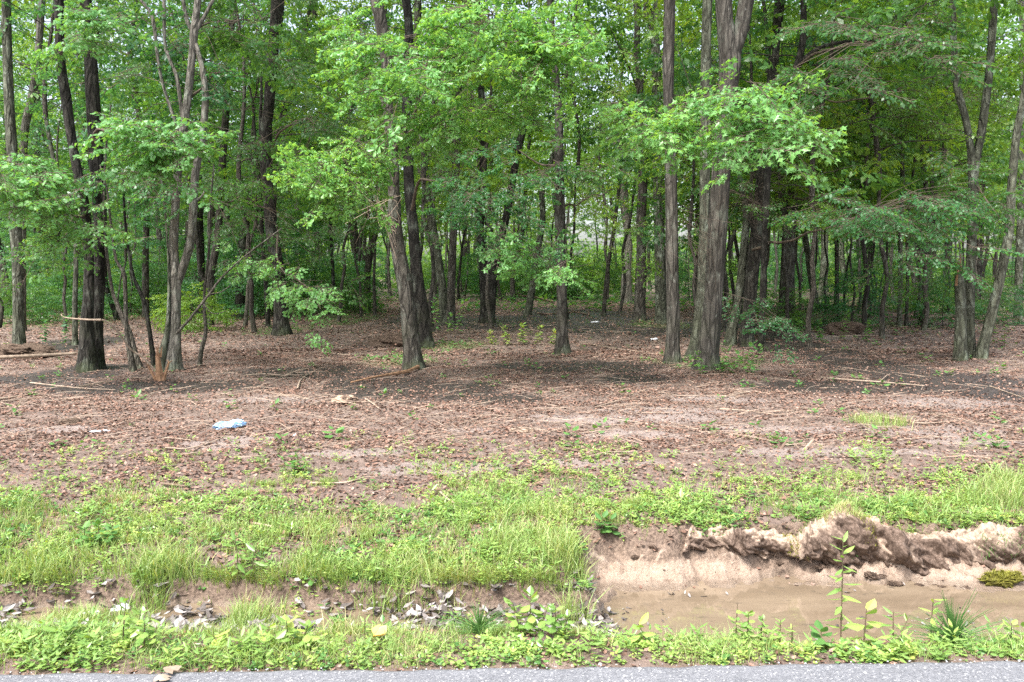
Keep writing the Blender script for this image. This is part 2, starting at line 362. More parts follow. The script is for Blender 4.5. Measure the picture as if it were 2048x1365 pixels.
cl = ramp(nt, [(0.25, (0.13, 0.09, 0.065)), (0.45, (0.27, 0.20, 0.15)), (0.75, (0.38, 0.305, 0.24))], noise(nt, 11, 7, wp, 0.75))
cl = mixc(nt, ramp(nt, [(0.54, (0, 0, 0)), (0.66, (0.75, 0.75, 0.75))], noise(nt, 24, 6, wp, .7)), cl, (0.15, 0.10, 0.07))
base = mixc(nt, soft(attr(nt, "clay"), 0.4), base, cl)
base = mixc(nt, math_(nt, 'MULTIPLY', soft(attr(nt, "peat"), 0.9), 0.85), base, ramp(nt, [(0.3, (0.05, 0.033, 0.024)), (0.7, (0.24, 0.175, 0.13))], n3))
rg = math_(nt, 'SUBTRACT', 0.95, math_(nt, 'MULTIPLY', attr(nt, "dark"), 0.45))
base = mixc(nt, math_(nt, 'MULTIPLY', attr(nt, 'wet'), 0.55), base, (0.10, 0.075, 0.05)); rg = math_(nt, 'SUBTRACT', rg, math_(nt, 'MULTIPLY', attr(nt, 'wet'), 0.5))
hh = math_(nt, 'ADD', n2, math_(nt, 'MULTIPLY', n3, 0.6))
pbsdf(nt, o, base, rg, bump(nt, hh, 0.7, 0.04), 0.3)
M['soil'] = m

m, nt, o = newmat('weathered_asphalt')
wp = world_pos(nt); v = nt.nodes.new("ShaderNodeTexVoronoi"); v.inputs['Scale'].default_value = 150; nt.links.new(wp, v.inputs['Vector'])
sepc = nt.nodes.new("ShaderNodeSeparateColor"); nt.links.new(v.outputs['Color'], sepc.inputs[0])
st = ramp(nt, [(0.0, (0.085, 0.087, 0.095)), (0.6, (0.165, 0.168, 0.18)), (0.93, (0.21, 0.212, 0.22)), (1, (0.42, 0.42, 0.42))], sepc.outputs[0])
st = mixc(nt, 0.35, st, ramp(nt, [(0.3, (0.12, 0.122, 0.132)), (0.7, (0.19, 0.192, 0.205))], noise(nt, 3, 5, wp)))
n = noise(nt, 300, 2, wp)
pbsdf(nt, o, st, 0.9, bump(nt, math_(nt, 'ADD', v.outputs['Distance'], n), 0.6, 0.004), 0.3)
M['asphalt'] = m

m, nt, o = newmat('muddy_water')
wp = world_pos(nt, (1, 3.2, 1)); nn = noise(nt, 1.6, 4, wp)
c = ramp(nt, [(0.3, (0.135, 0.10, 0.066)), (0.7, (0.215, 0.165, 0.113))], nn)
c = mixc(nt, ramp(nt, [(0.56, (0, 0, 0)), (0.66, (.8, .8, .8))], noise(nt, 6, 6, world_pos(nt, (1, 2.4, 1)), .75)), c, (0.10, 0.082, 0.06))
pbsdf(nt, o, c, 0.03, bump(nt, noise(nt, 5, 2, world_pos(nt)), 0.03, 0.01), 0.8, IOR=1.5)
M['water'] = m

# ------------------------------------------------------------------ setting: land, road, water
def axis(parts):
    out = [parts[0][0]]
    for a, b, st in parts:
        n = max(1, int(round((b - a) / st))); out += list(a + (np.arange(n) + 1) / n * (b - a))
    return np.array(out)
xs = axis([(-220, -60, 16), (-60, -16, 1.5), (-16, -6, 0.25), (-6, -3.3, 0.08), (-3.3, 3.6, 0.022), (3.6, 6, 0.08), (6, 16, 0.25), (16, 60, 1.5), (60, 220, 16)])
ys = axis([(-12, 2.8, 1.5), (2.8, 3.4, 0.04), (3.4, 5.4, 0.018), (5.4, 9, 0.06), (9, 18, 0.15), (18, 45, 0.6), (45, 120, 3), (120, 300, 20)])
X, Y = np.meshgrid(xs, ys); Z = ground(X, Y)
Z = np.where(Y < 3.0, -0.03, Z)
nx, ny = len(xs), len(ys); idx = np.arange(nx * ny).reshape(ny, nx)
Q = np.stack([idx[:-1, :-1], idx[:-1, 1:], idx[1:, 1:], idx[1:, :-1]], -1).reshape(-1, 4)
mb = MB(); mb.add(np.stack([X, Y, Z], -1).reshape(-1, 3), None, Q)
me = mb.mesh('forest_ground', M['soil'], True)
fl = lambda a: np.asarray(a, np.float32).ravel()
slope = np.abs(np.gradient(Z, axis=0) / np.gradient(ys)[:, None])
peat = sstep(0.35, 1.0, slope) * (Y > 4.6) * (Y < 5.5) * sstep(-0.24, -0.18, Z)
peat = np.maximum(peat, 0.8 * sstep(0.35, .9, slope) * (X < .45) * (Y > 4.05) * (Y < 4.8) * sstep(-.25, -.2, Z))
peat = np.maximum(peat, np.exp(-((Y - 4.95) / .10) ** 2) * (X > .45) * 0.9 * sstep(.3, .6, fbm(X * 3, Y * 5)))
for nm, arr in (('dark', mask(X, Y, MUD_AND_SHADE)), ('pale', np.maximum(mask(X, Y, PALE), 0.30 * sstep(.52, .66, fbm(X * .5 + 8, Y * 1.6)) * sstep(6, 7, Y) * (1 - sstep(9, 11, Y)))),
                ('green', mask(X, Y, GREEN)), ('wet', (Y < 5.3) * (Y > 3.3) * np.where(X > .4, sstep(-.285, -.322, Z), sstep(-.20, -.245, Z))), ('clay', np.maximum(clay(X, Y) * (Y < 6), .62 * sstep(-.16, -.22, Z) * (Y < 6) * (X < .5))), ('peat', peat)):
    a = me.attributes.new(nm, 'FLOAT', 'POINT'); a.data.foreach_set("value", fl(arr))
tag(link('ground', me), kind='structure')

rx = axis([(-60, -4, 2.0), (-4, 4, 0.03), (4, 60, 2.0)])
edge = road_edge(rx) + (fbm(rx * 9, rx * 0) - .5) * 0.035 + (fbm(rx * 2, rx * 0 + 5) - .5) * 0.02
mb = MB(); n = len(rx)
rows = [np.stack([rx, np.full(n, -7.0), np.full(n, 0.004)], -1), np.stack([rx, edge - 0.03, np.full(n, 0.004)], -1), np.stack([rx, edge, np.full(n, -0.006)], -1), np.stack([rx, edge + .01, np.full(n, -0.06)], -1)]
V = np.concatenate(rows); i = np.arange(n - 1)
Q = np.concatenate([np.stack([k * n + i, k * n + i + 1, (k + 1) * n + i + 1, (k + 1) * n + i], -1) for k in range(3)])
mb.add(V, None, Q); tag(link('road', mb.mesh('road', M['asphalt'])), kind='structure')
def sheet(name, x0, x1, y0, y1, z, mat):
    mb = MB(); mb.add([[x0, y0, z], [x1, y0, z], [x1, y1, z], [x0, y1, z]], None, [[0, 1, 2, 3]])
    return tag(link(name, mb.mesh(name, mat)), kind='structure')
sheet('ditch_water', 0.10, 9, 3.6, 5.3, -0.328, M['water'])
sheet('shallow_water', -9, 0.22, 3.75, 4.45, -0.241, M['water'])

# ------------------------------------------------------------------ leaves and sprays
def fan(rim, z=None):
    rim = np.asarray(rim, float); k = len(rim)
    V = np.zeros((k + 1, 3)); V[0] = [0.42, 0, 0.0]; V[1:, :2] = rim
    V[1:, 2] = -0.35 * np.abs(rim[:, 1]) ** 1.3 if z is None else z
    T = [[0, 1 + i, 1 + (i + 1) % k] for i in range(k)]
    return V, np.array(T)
def mirror(half):
    h = np.array(half, float); o = h[::-1][1 if abs(h[-1][1]) < 1e-6 else 0:].copy(); o = o[:-1] if abs(h[0][1]) < 1e-6 else o
    o[:, 1] *= -1; return np.vstack([h, o])
LEAF = {}
LEAF['diamond'] = (np.array([[0, 0, 0], [0.5, 0.30, -0.06], [1, 0, -0.12], [0.5, -0.30, -0.06]]), np.array([[0, 1, 2], [0, 2, 3]]))
LEAF['oval'] = fan(mirror([(0, 0), (0.22, 0.22), (0.55, 0.29), (0.85, 0.14), (1.02, 0)]))
LEAF['oak'] = fan(mirror([(0, 0), (0.35, 0.09), (0.72, 0.24), (0.92, 0.20), (1.0, 0)]))
LEAF['lance'] = fan(mirror([(0, 0), (0.2, 0.10), (0.5, 0.145), (0.8, 0.08), (1.03, 0)]))
LEAF['broad'] = fan(mirror([(0, 0), (0.05, 0.03), (0.25, 0.22), (0.55, 0.33), (0.85, 0.19), (1.02, 0)]))
LEAF['star'] = fan(mirror([(0, 0), (-0.02, 0.26), (0.30, 0.20), (0.30, 0.66), (0.54, 0.24), (0.60, 0.18), (1.05, 0)]))
LEAF['star'][0][1:, 2] *= 0.8
LEAF['maple'] = fan(mirror([(0, 0), (0.08, 0.30), (0.45, 0.52), (0.52, 0.24), (0.75, 0.30), (1.02, 0)]))

def rotm(yaw, pitch, roll):
    cy_, sy, cp, sp, cr, sr = np.cos(yaw), np.sin(yaw), np.cos(pitch), np.sin(pitch), np.cos(roll), np.sin(roll)
    Rm = np.empty(np.shape(yaw) + (3, 3))
    Rm[..., 0, 0] = cy_ * cp; Rm[..., 0, 1] = cy_ * sp * sr - sy * cr; Rm[..., 0, 2] = cy_ * sp * cr + sy * sr
    Rm[..., 1, 0] = sy * cp; Rm[..., 1, 1] = sy * sp * sr + cy_ * cr; Rm[..., 1, 2] = sy * sp * cr - cy_ * sr
    Rm[..., 2, 0] = -sp; Rm[..., 2, 1] = cp * sr; Rm[..., 2, 2] = cp * cr
    return Rm
def place(tV, tT, pos, Rm, sc, r):
    """instance template over transforms -> V, T, r"""
    n = len(pos); k = len(tV)
    V = np.einsum('nij,kj->nki', Rm, tV) * np.asarray(sc).reshape(-1, 1, 1) + pos[:, None, :]
    T = tT[None] + (np.arange(n) * k)[:, None, None]
    return V.reshape(-1, 3), T.reshape(-1, 3), np.repeat(r, k)

def make_spray(g, leaf, nside=5, nleaf=6, size=0.095, mode='alt', twig=True):
    """a leafy twig about 1 m long along +X, returns leaf arrays and twig MB parts"""
    pos = []; yaw = []; tw = []
    main = [np.array([t, 0.04 * math.sin(t * 3), 0.05 * t - 0.16 * t * t]) for t in np.linspace(0, 1, 6)]
    tw.append(main)
    for s in range(nside * 2):
        t = 0.12 + 0.8 * (s + g.random()) / (nside * 2); sd_ = 1 if s % 2 else -1
        b = np.array([t, 0, 0.05 * t - 0.16 * t * t]); L = (0.5 - 0.28 * t) * g.uniform(.75, 1.2); a = sd_ * g.uniform(.7, 1.15)
        d = np.array([math.cos(a), math.sin(a), g.uniform(-.25, .15)])
        tip = b + d * L; tw.append([b, b + d * L * .5 + [0, 0, .01], tip])
        if mode == 'rosette':
            for c in (0.45, 0.75, 1.0):
                q = b + d * L * c
                for j in range(nleaf // 2): pos.append(q); yaw.append(g.uniform(0, 6.28))
        else:
            for j in range(nleaf):
                c = (j + 1) / nleaf; pos.append(b + d * L * c + g.normal(0, .012, 3)); yaw.append(a + (1 if j % 2 else -1) * g.uniform(.3, 1.1) * (1 if j < nleaf - 1 else .2))
    pos = np.array(pos); yaw = np.array(yaw); n = len(pos)
    pitch = g.normal(0.45, 0.40, n); roll = g.normal(0, 0.5, n)
    V, T, r = place(*LEAF[leaf], pos, rotm(yaw, pitch, roll), size * g.uniform(.65, 1.25, n), g.random(n))
    tm = MB()
    for p in tw: tube(tm, p, np.linspace(.007, .003, len(p)), 3, cap=False)
    tV = np.concatenate(tm.V); tQ = np.concatenate(tm.Q)
    return (V, T, r), (tV, tQ)
def sprays(leaf, k, seed, **kw):
    g = np.random.default_rng(seed); return [make_spray(g, leaf, **kw) for _ in range(k)]
SP = {'bulk': sprays('diamond', 4, 1, nside=4, nleaf=5, size=0.14), 'fine': sprays('diamond', 4, 2, nside=6, nleaf=6, size=0.09),
      'star': sprays('star', 4, 3, nside=4, nleaf=5, size=0.118), 'maple': sprays('maple', 4, 4, nside=5, nleaf=5, size=0.10),
      'oak': sprays('oak', 4, 5, nside=4, nleaf=10, size=0.11, mode='rosette'), 'oval': sprays('oval', 4, 6, nside=5, nleaf=6, size=0.10)}
def scatter_sprays(kind, pos, yaw, pitch, roll, sc, g, mb, tmb=None, m=0):
    pos = np.asarray(pos); n = len(pos); which = g.integers(0, len(SP[kind]), n); Rm = rotm(np.asarray(yaw), np.asarray(pitch), np.asarray(roll)); sc = np.asarray(sc)
    tone = g.random(n)
    for w in range(len(SP[kind])):
        s = np.where(which == w)[0]
        if not len(s): continue
        (V, T, r), (tV, tQ) = SP[kind][w]
        a, b, _ = place(V, T, pos[s], Rm[s], sc[s], np.zeros(len(s)))
        rr = (0.65 * r[None, :] + 0.35 * tone[s][:, None]).ravel()
        mb.add(a, b, None, rr, m)
        if tmb is not None:
            a, b, _ = place(tV, tQ[:, :3], pos[s], Rm[s], sc[s], np.zeros(len(s)))
            Q = (tQ[None] + (np.arange(len(s)) * len(tV))[:, None, None]).reshape(-1, 4); tmb.add(a, None, Q)

def crown_lib(name, seed, H, R, nl, kind, mat, lead=0.11, low=False, dens=1.0, bark='bark_thin', flat=0.14, leader=True):
    """a crown: leader, limbs and foliage. Origin where the crown begins."""
    g = np.random.default_rng(seed); lm = MB(); fm = MB(); pos = []; yaw = []; pit = []
    wob = lambda z: np.array([0.25 * math.sin(z * .7 + seed), 0.25 * math.cos(z * .55 + seed) - .25 * math.cos(seed), 0]) * min(1, z / 2)
    LP = [np.array([0, 0, z]) + wob(z) for z in np.linspace(0, H, 14)]
    if leader: tube(lm, LP, np.linspace(lead, .015, 14), 6, .1)
    az = g.random() * 6
    for i in range(nl):
        t = (i + g.random()) / nl; z = t * H * .96; az += 2.4 + g.normal(0, .4)
        L = R * (math.sin(math.pi * (0.18 + .74 * t)) ** .8) * g.uniform(.6, 1.15); el = R_(g.uniform(-5, 25) + 30 * t * t + (0 if low else 8))
        b = np.array([0, 0, z]) + wob(z); d = np.array([math.cos(az) * math.cos(el), math.sin(az) * math.cos(el), math.sin(el)])
        k = 6; pts = [b]
        for j in range(k): 
            d2 = d + g.normal(0, .12, 3) + np.array([0, 0, -.05 * j]); d2 /= np.linalg.norm(d2); pts.append(pts[-1] + d2 * L / k)
        r0 = max(.012, lead * .42 * (1 - .6 * t) * L / R); tube(lm, pts, np.linspace(r0, .006, k + 1), 4, cap=False)
        pts = np.array(pts)
        nsub = max(2, int(L * 2.6 * dens))
        for s in range(nsub):
            u = .22 + .78 * (s + g.random()) / nsub; p = pts[min(k - 1, int(u * k))] + (pts[min(k, int(u * k) + 1)] - pts[min(k - 1, int(u * k))]) * (u * k % 1)
            a = az + (1 if s % 2 else -1) * g.uniform(.4, 1.2); SL = L * .38 * (1.15 - u) + .3
            dd = np.array([math.cos(a), math.sin(a), g.uniform(-.2, .3)]); q = p + dd * SL
            tube(lm, [p, (p + q) / 2 + [0, 0, .03], q], [r0 * .35 + .003, r0 * .2 + .003, .004], 3, cap=False)
            for w in range(max(1, int(2.6 * dens * SL + 1))):
                f = g.uniform(.15, 1.0); pos.append(p + dd * SL * f + g.normal(0, flat, 3)); yaw.append(a + g.normal(0, .8)); pit.append(g.normal(.12, .28))
        pos.append(pts[-1]); yaw.append(az); pit.append(.2)
    n = len(pos); scatter_sprays(kind, pos, yaw, pit, g.normal(0, .3, n), g.uniform(.7, 1.25, n), g, fm)
    return lm.mesh(name + '_limbs', M[bark], True), fm.mesh(name + '_leaves', M[mat]), n

LIB = {}
for nm, a in dict(
    tallA=dict(seed=11, H=11, R=3.1, nl=21, dens=.58, kind='bulk', mat='leaf'), tallB=dict(seed=12, H=12, R=2.7, nl=20, dens=.58, kind='bulk', mat='leaf'),
    tallC=dict(seed=13, H=10, R=3.4, nl=20, dens=.58, kind='bulk', mat='leaf_yellow'), tallD=dict(seed=14, H=11, R=2.9, nl=21, dens=.58, kind='bulk', mat='leaf_teal'),
    midA=dict(seed=21, H=6, R=2.6, nl=19, dens=.7, kind='bulk', mat='leaf', lead=.06, low=True), midB=dict(seed=22, H=6.5, R=2.4, nl=19, dens=.7, kind='bulk', mat='leaf_yellow', lead=.06, low=True),
    midC=dict(seed=23, H=6, R=2.7, nl=18, dens=.7, kind='fine', mat='leaf_teal', lead=.06, low=True, flat=.07),
    bushA=dict(seed=31, H=2.3, R=1.3, nl=18, kind='fine', mat='leaf', lead=.02, low=True, dens=1.3), bushB=dict(seed=32, H=1.6, R=1.2, nl=16, kind='fine', mat='leaf_yellow', lead=.02, low=True, dens=1.3),
    bushC=dict(seed=33, H=3.2, R=1.5, nl=20, kind='fine', mat='leaf_teal', lead=.025, low=True, dens=1.2)).items():
    LIB[nm] = crown_lib(nm, **a)

# ------------------------------------------------------------------ trees built one by one
def stem(mb, path, Y, top=None, sides=14, seed=0, rough=.12, flare=.18, Y2=None, base=True, wob=0.0):
    """path: list of (px, py, width px) from the base up; Y depth at the base, Y2 at the top"""
    n = len(path); P = []; W = []
    for i, (px, py, w) in enumerate(path):
        yy = Y if Y2 is None else Y + (Y2 - Y) * i / (n - 1)
        P.append(at(px, py, yy)); W.append(w * yy / FPX / 2)
    if base:
        P[0] = P[0].copy(); P[0][2] = float(ground(P[0][0], P[0][1])) - .02
    if top is not None and top > P[-1][2] + .5:
        d = P[-1] - P[-2]; d = d / max(d[2], 1e-3); h = top - P[-1][2]; k = 4
        p0 = P[-1].copy(); w0 = W[-1]
        for j in range(1, k + 1):
            s = h * j / k; P.append(p0 + np.array([d[0] * s * (1 - .35 * j / k), d[1] * s * .6, s])); W.append(w0 * (1 - .62 * j / k))
    p, w = smooth_path(P, W, .16, seed, wob)
    tube(mb, p, w, sides, rough, seed, flare=flare if base else None)
    return p
BASEY = lambda px, py: on_ground(px, py)[1]
TREES = {}
def tree(key, label, cat, bark, stems, crown=None, crown_at=None, Y=None, top=9.5, group=None, name='tree', cs=1.0, sides=14, crot=0.0):
    bx, by = stems[0][0][0], stems[0][0][1]
    if Y is None: Y = BASEY(bx, by)
    b = at(bx, by, Y); root = empty(name, (b[0], b[1], float(ground(b[0], b[1]))))
    off = np.array(root.location)
    mb = MB(); tops = []
    for i, s in enumerate(stems):
        ps = stem(mb, s, Y + .0 * i, top=top if s[-1][1] <= 60 else None, seed=len(TREES) * 3 + i, base=(i == 0 or s[0][1] > by - 45), sides=sides)
        tops.append(ps[-1])
    mb.V = [v - off for v in mb.V]
    link('trunk', mb.mesh('trunk', M[bark], True), root)
    if crown:
        l, f, _ = LIB[crown]; t = tops[0] if crown_at is None else at(*crown_at, Y)
        if crown_at is None: t = t - np.array([0, 0, .6])
        for nm, me_ in (('limbs', l), ('crown', f)):
            o = link(nm, me_, root, Vector(t - off)); o.scale = (cs,) * 3; o.rotation_euler = (0, 0, crot or len(TREES) * 1.3)
    tag(root, label, cat, group); TREES[key] = (root, off, Y); return root

def bough(key, path, blobs, kind, mat, Y=None, sc=(.55, .85), thick=.5, w0=9, seed=0, bark='twig', name='leafy_branch', pitch=(.12, .3), depth=None, links=.22):
    """a leafy branch of a tree: path in photo pixels (px, py, width), Y(start, end); blobs (cx, cy, rx, ry, n)"""
    root, off, Yt = TREES[key]; g = np.random.default_rng(100 + seed + len(path) * 7)
    Ya, Yb = (Yt, Yt) if Y is None else Y
    n = len(path); P = [at(px, py, Ya + (Yb - Ya) * i / (n - 1)) for i, (px, py, w) in enumerate(path)]
    W = [w * Ya / FPX / 2 * (.8 - .35 * min(1, i / 2)) for i, (_, _, w) in enumerate(path)]
    p, w = smooth_path(P, W, .12, seed, .05); p[:, 2] += .12 * (vnoise(np.arange(len(p)) * .35 + seed, np.arange(len(p)) * 0) - .5) * np.minimum(1, np.arange(len(p)) / 5); tm = MB(); fm = MB(); tube(tm, p, w, 6, .15, seed)
    pos = []; yaw = []; pit = []
    for _ in range(int(len(p) * .6)):      # bare side twigs
        a_ = p[g.integers(2, len(p))]; d_ = g.normal(0, 1, 3); d_[2] = abs(d_[2]) * .4 - .1; d_ /= np.linalg.norm(d_); L_ = g.uniform(.15, .5)
        tube(tm, [a_, a_ + d_ * L_ * .5 + g.normal(0, .03, 3), a_ + d_ * L_ + g.normal(0, .05, 3)], [.005, .0035, .002], 3, cap=False)
    for (cx, cy_, rx_, ry_, k) in blobs:
        k = int(k * .78); ry_ = ry_ * 1.55; nc = max(2, k // 3); cc = []
        for _ in range(nc):
            a = g.uniform(0, 6.28); q = g.random() ** .6; cc.append((cx + rx_ * q * math.cos(a), cy_ + ry_ * q * math.sin(a), Yb + g.uniform(-thick, thick)))
        for _ in range(k):
            q = cc[g.integers(0, nc)]; c = at(q[0] + g.normal(0, 24), q[1] + g.normal(0, 17), q[2] + g.normal(0, .25))
            i = np.argmin(np.linalg.norm(p - c - np.array([0, 0, 0.1]), axis=1)); j = p[max(0, i - 2)]
            d = c - j; L = np.linalg.norm(d)
            if g.random() < links and L > .15:
                tube(tm, [j, j + d * .5 + [0, 0, L * .08], c], [.008, .006, .004], 3, cap=False)
            pos.append(c - d / (L + 1e-6) * .25); yw_ = math.atan2(d[1] - .7 * L, d[0]) + g.normal(0, .7); yaw.append(yw_); pit.append(g.normal(pitch[0] + .22, pitch[1]))
    k = len(pos); scatter_sprays(kind, pos, yaw, pit, g.normal(0, .3, k), g.uniform(*sc, k), g, fm, tm)
    for m_ in (tm, fm): m_.V = [v - off for v in m_.V]
    b = link(name, tm.mesh('branch', M[bark], True), root); link('foliage', fm.mesh('foliage', M[mat]), b)
    return b

# ------------------------------------------------------------------ the trees at the edge of the clearing
tree('B', 'thick dark mossy trunk of the big left tree with a pale snapped branch across it', 'tree', 'bark_dark',
     [[(175, 742, 40), (174, 690, 29), (174, 640, 24), (177, 600, 21), (178, 520, 18), (172, 430, 18), (156, 350, 17), (141, 264, 17), (132, 193, 19), (121, 123, 17), (118, 0, 17)]], 'tallA', crot=.4)
tree('B2', 'dark straight trunk standing just behind and right of the big left tree', 'tree', 'bark_dark',
     [[(193, 741, 34), (193, 690, 26), (195, 640, 22), (197, 600, 21), (200, 500, 23), (198, 400, 26), (192, 300, 27), (186, 200, 26), (180, 100, 24), (171, 0, 22)]], 'tallD', Y=12.9)
tree('C', 'pale grey trunk forking into two leaders beside the orange broken stump', 'tree', 'bark_grey',
     [[(345, 748, 38), (349, 690, 25), (350, 620, 22), (350, 560, 24), (347, 490, 18), (353, 387, 15), (358, 310, 15), (369, 246, 15), (378, 176, 15), (385, 105, 14), (388, 66, 16), (396, 0, 12)],
      [(353, 575, 14), (368, 530, 16), (383, 470, 17), (390, 352, 15), (404, 281, 13), (411, 193, 13), (404, 134, 10), (391, 88, 9)],
      [(388, 66, 8), (375, 45, 8), (366, 0, 7)], [(388, 70, 8), (405, 40, 7), (424, 4, 6)],
      [(366, 244, 8), (353, 151, 7), (331, 98, 6), (328, 0, 6)], [(358, 262, 6), (335, 200, 6), (318, 134, 6), (305, 35, 7), (281, 0, 6)],
      [(384, 400, 9), (374, 388, 7), (372, 378, 5)], [(392, 402, 5), (404, 392, 4), (410, 380, 3)]], 'tallB', Y=12.6)
TREES['C'][0]
tree('D', 'thin grey crooked stem left of the pale forked trunk, foot among leaves', 'sapling', 'bark_thin',
     [[(267, 750, 13), (259, 700, 11), (253, 661, 9), (250, 566, 8), (245, 540, 8), (232, 520, 6), (222, 450, 5), (214, 380, 4), (200, 330, 3)]], Y=12.4, name='sapling', sides=8)
tree('D2', 'leaning twin stem joining the crooked grey one left of the pale forked trunk', 'sapling', 'bark_thin',
     [[(281, 744, 13), (268, 700, 12), (260, 668, 11), (244, 633, 11), (231, 600, 8), (224, 580, 7), (211, 485, 6), (208, 400, 5), (212, 300, 4), (222, 210, 3)]], Y=12.8, name='sapling', sides=8)
tree('D3', 'dark wavy stem between the twin grey stems and the pale forked trunk', 'sapling', 'bark_dark',
     [[(310, 748, 12), (304, 700, 10), (299, 661, 9), (289, 608, 8), (276, 575, 8), (267, 555, 7), (257, 503, 6), (250, 440, 5), (246, 360, 5)]], Y=12.9, name='sapling', sides=8)
tree('D4', 'short mossy stub of trunk pressed against the pale forked trunk', 'sapling', 'bark_green',
     [[(322, 750, 16), (326, 700, 15), (332, 675, 12), (336, 640, 8), (338, 560, 5), (335, 490, 4), (330, 420, 4), (322, 350, 3)]], Y=12.5, name='sapling', sides=8)
tree('D5', 'thin bent grey stem right of the pale forked trunk', 'sapling', 'bark_thin',
     [[(399, 737, 9), (403, 700, 9), (410, 675, 9), (411, 650, 7), (408, 610, 6), (411, 560, 5), (418, 500, 5), (420, 420, 4), (428, 330, 3)]], Y=13.2, name='sapling', sides=8)
tree('A', 'grey lichen spotted trunk near the left edge of the picture', 'tree', 'bark_green',
     [[(38, 690, 26), (36, 600, 19), (34, 500, 20), (30, 450, 22), (28, 380, 18), (24, 300, 20), (18, 200, 18), (14, 80, 17), (12, 0, 16)]], 'tallB', Y=15.5)
tree('A2', 'pale leaning trunk behind the left edge tree', 'tree', 'bark_grey',
     [[(40, 640, 20), (42, 500, 18), (44, 380, 17), (49, 264, 15), (63, 197, 15), (76, 110, 13), (84, 0, 12)]], 'tallD', Y=21)
tree('E', 'dark upright tree with mossy foot standing alone left of the centre pair', 'tree', 'bark_dark',
     [[(563, 669, 38), (562, 640, 31), (561, 600, 28), (554, 530, 26), (543, 457, 24), (537, 370, 24), (532, 316, 25), (533, 250, 22), (538, 211, 20), (545, 105, 23), (554, 30, 26), (556, 0, 26)],
      [(530, 330, 10), (521, 250, 7), (523, 180, 5), (520, 110, 4)]], 'tallA', Y=19.5)
tree('E2', 'thin straight dark stem directly left of the lone upright tree', 'tree', 'bark_dark',
     [[(536, 641, 10), (532, 573, 9), (526, 500, 8), (523, 440, 8), (520, 380, 7), (512, 300, 6), (505, 200, 5)]], 'midC', (508, 240), Y=22, cs=.6, sides=8)
tree('F', 'slim winding trunk between the pale fork and the lone upright tree', 'tree', 'bark',
     [[(416, 600, 18), (421, 560, 16), (427, 520, 15), (436, 467, 14), (443, 352, 14), (450, 250, 14), (453, 211, 13), (457, 140, 12), (464, 35, 11), (467, 0, 11)]], 'tallD', Y=23)
tree('G', 'trunk leaning to the right behind the lone upright tree, forked at its top', 'tree', 'bark_dark',
     [[(478, 610, 20), (482, 540, 17), (486, 480, 17), (497, 420, 15), (507, 380, 15), (522, 330, 14), (560, 250, 13), (588, 150, 12), (612, 60, 11), (625, 0, 10)]], 'tallA', Y=26)
tree('H', 'leaning front trunk of the centre pair with pale lichen on its foot', 'tree', 'bark',
     [[(827, 741, 44), (824, 700, 36), (820, 661, 33), (815, 608, 31), (807, 555, 30), (797, 503, 29), (790, 450, 27), (788, 387, 24), (785, 299, 22), (776, 228, 20), (773, 158, 21), (772, 116, 22), (762, 45, 24), (752, 0, 24)],
      [(771, 215, 12), (757, 180, 11), (748, 160, 10), (746, 145, 7)]], 'tallB', Y=12.75)
tree('H2', 'darker rear trunk of the centre pair half behind the leaning one', 'tree', 'bark_dark',
     [[(851, 687, 36), (849, 660, 27), (845, 620, 25), (838, 580, 24), (831, 520, 23), (826, 457, 22), (819, 380, 21), (816, 300, 20), (814, 220, 19), (815, 141, 18), (818, 60, 17), (812, 0, 17)]], 'tallA', Y=16.5)
tree('I', 'grey trunk curving left behind the centre pair', 'tree', 'bark_green',
     [[(889, 632, 20), (886, 590, 18), (882, 560, 17), (875, 510, 17), (866, 460, 17), (856, 400, 16), (850, 350, 14), (842, 299, 13), (836, 220, 12), (832, 120, 11), (835, 0, 10)]], 'tallD', Y=24)
tree('J', 'straight brown trunk standing right of the centre pair', 'tree', 'bark',
     [[(901, 648, 20), (902, 600, 17), (904, 540, 16), (907, 457, 15), (910, 380, 15), (913, 300, 16), (915, 193, 16), (922, 110, 17), (929, 40, 16), (932, 0, 16)]], 'tallA', Y=23)
tree('K', 'black twin trunks joined at a mossy foot in the middle distance', 'tree', 'bark_dark',
     [[(974, 641, 32), (972, 610, 25), (968, 560, 18), (964, 500, 15), (961, 457, 15), (964, 380, 15), (966, 316, 15), (964, 250, 13), (962, 190, 12), (958, 110, 11), (955, 0, 10)],
      [(978, 632, 22), (985, 573, 18), (994, 510, 16), (1010, 446, 15), (1022, 380, 15), (1036, 300, 15), (1049, 246, 14), (1058, 190, 11), (1066, 150, 10), (1077, 100, 9), (1088, 20, 8)]], 'tallC', Y=24)
tree('L', 'straight brown trunk alone in the middle of the leaf covered clearing', 'tree', 'bark',
     [[(1125, 709, 32), (1124, 670, 23), (1124, 626, 20), (1123, 560, 20), (1121, 500, 20), (1120, 440, 21), (1119, 380, 20), (1118, 316, 18), (1118, 250, 17), (1116, 211, 14), (1109, 120, 13), (1104, 60, 12), (1100, 0, 12)]], Y=15.1, top=14)
tree('M', 'thin stem leaning right beyond the straight middle trunk', 'tree', 'bark',
     [[(1207, 616, 9), (1212, 570, 8), (1218, 520, 8), (1226, 470, 8), (1234, 410, 7), (1240, 350, 6), (1240, 300, 5)]], Y=28, sides=8)
tree('N', 'pale grey tree with bare crooked limbs far back right of centre', 'tree', 'bark_grey',
     [[(1253, 590, 24), (1253, 540, 18), (1257, 485, 14), (1250, 420, 17), (1246, 352, 18), (1243, 281, 14), (1236, 230, 9), (1231, 205, 6)],
      [(1246, 330, 7), (1225, 280, 6), (1205, 262, 5), (1188, 245, 3)], [(1242, 270, 6), (1252, 220, 5), (1262, 170, 4)], [(1248, 360, 5), (1272, 330, 4), (1290, 318, 3)]], 'midB', (1240, 215), Y=38, cs=1.3)
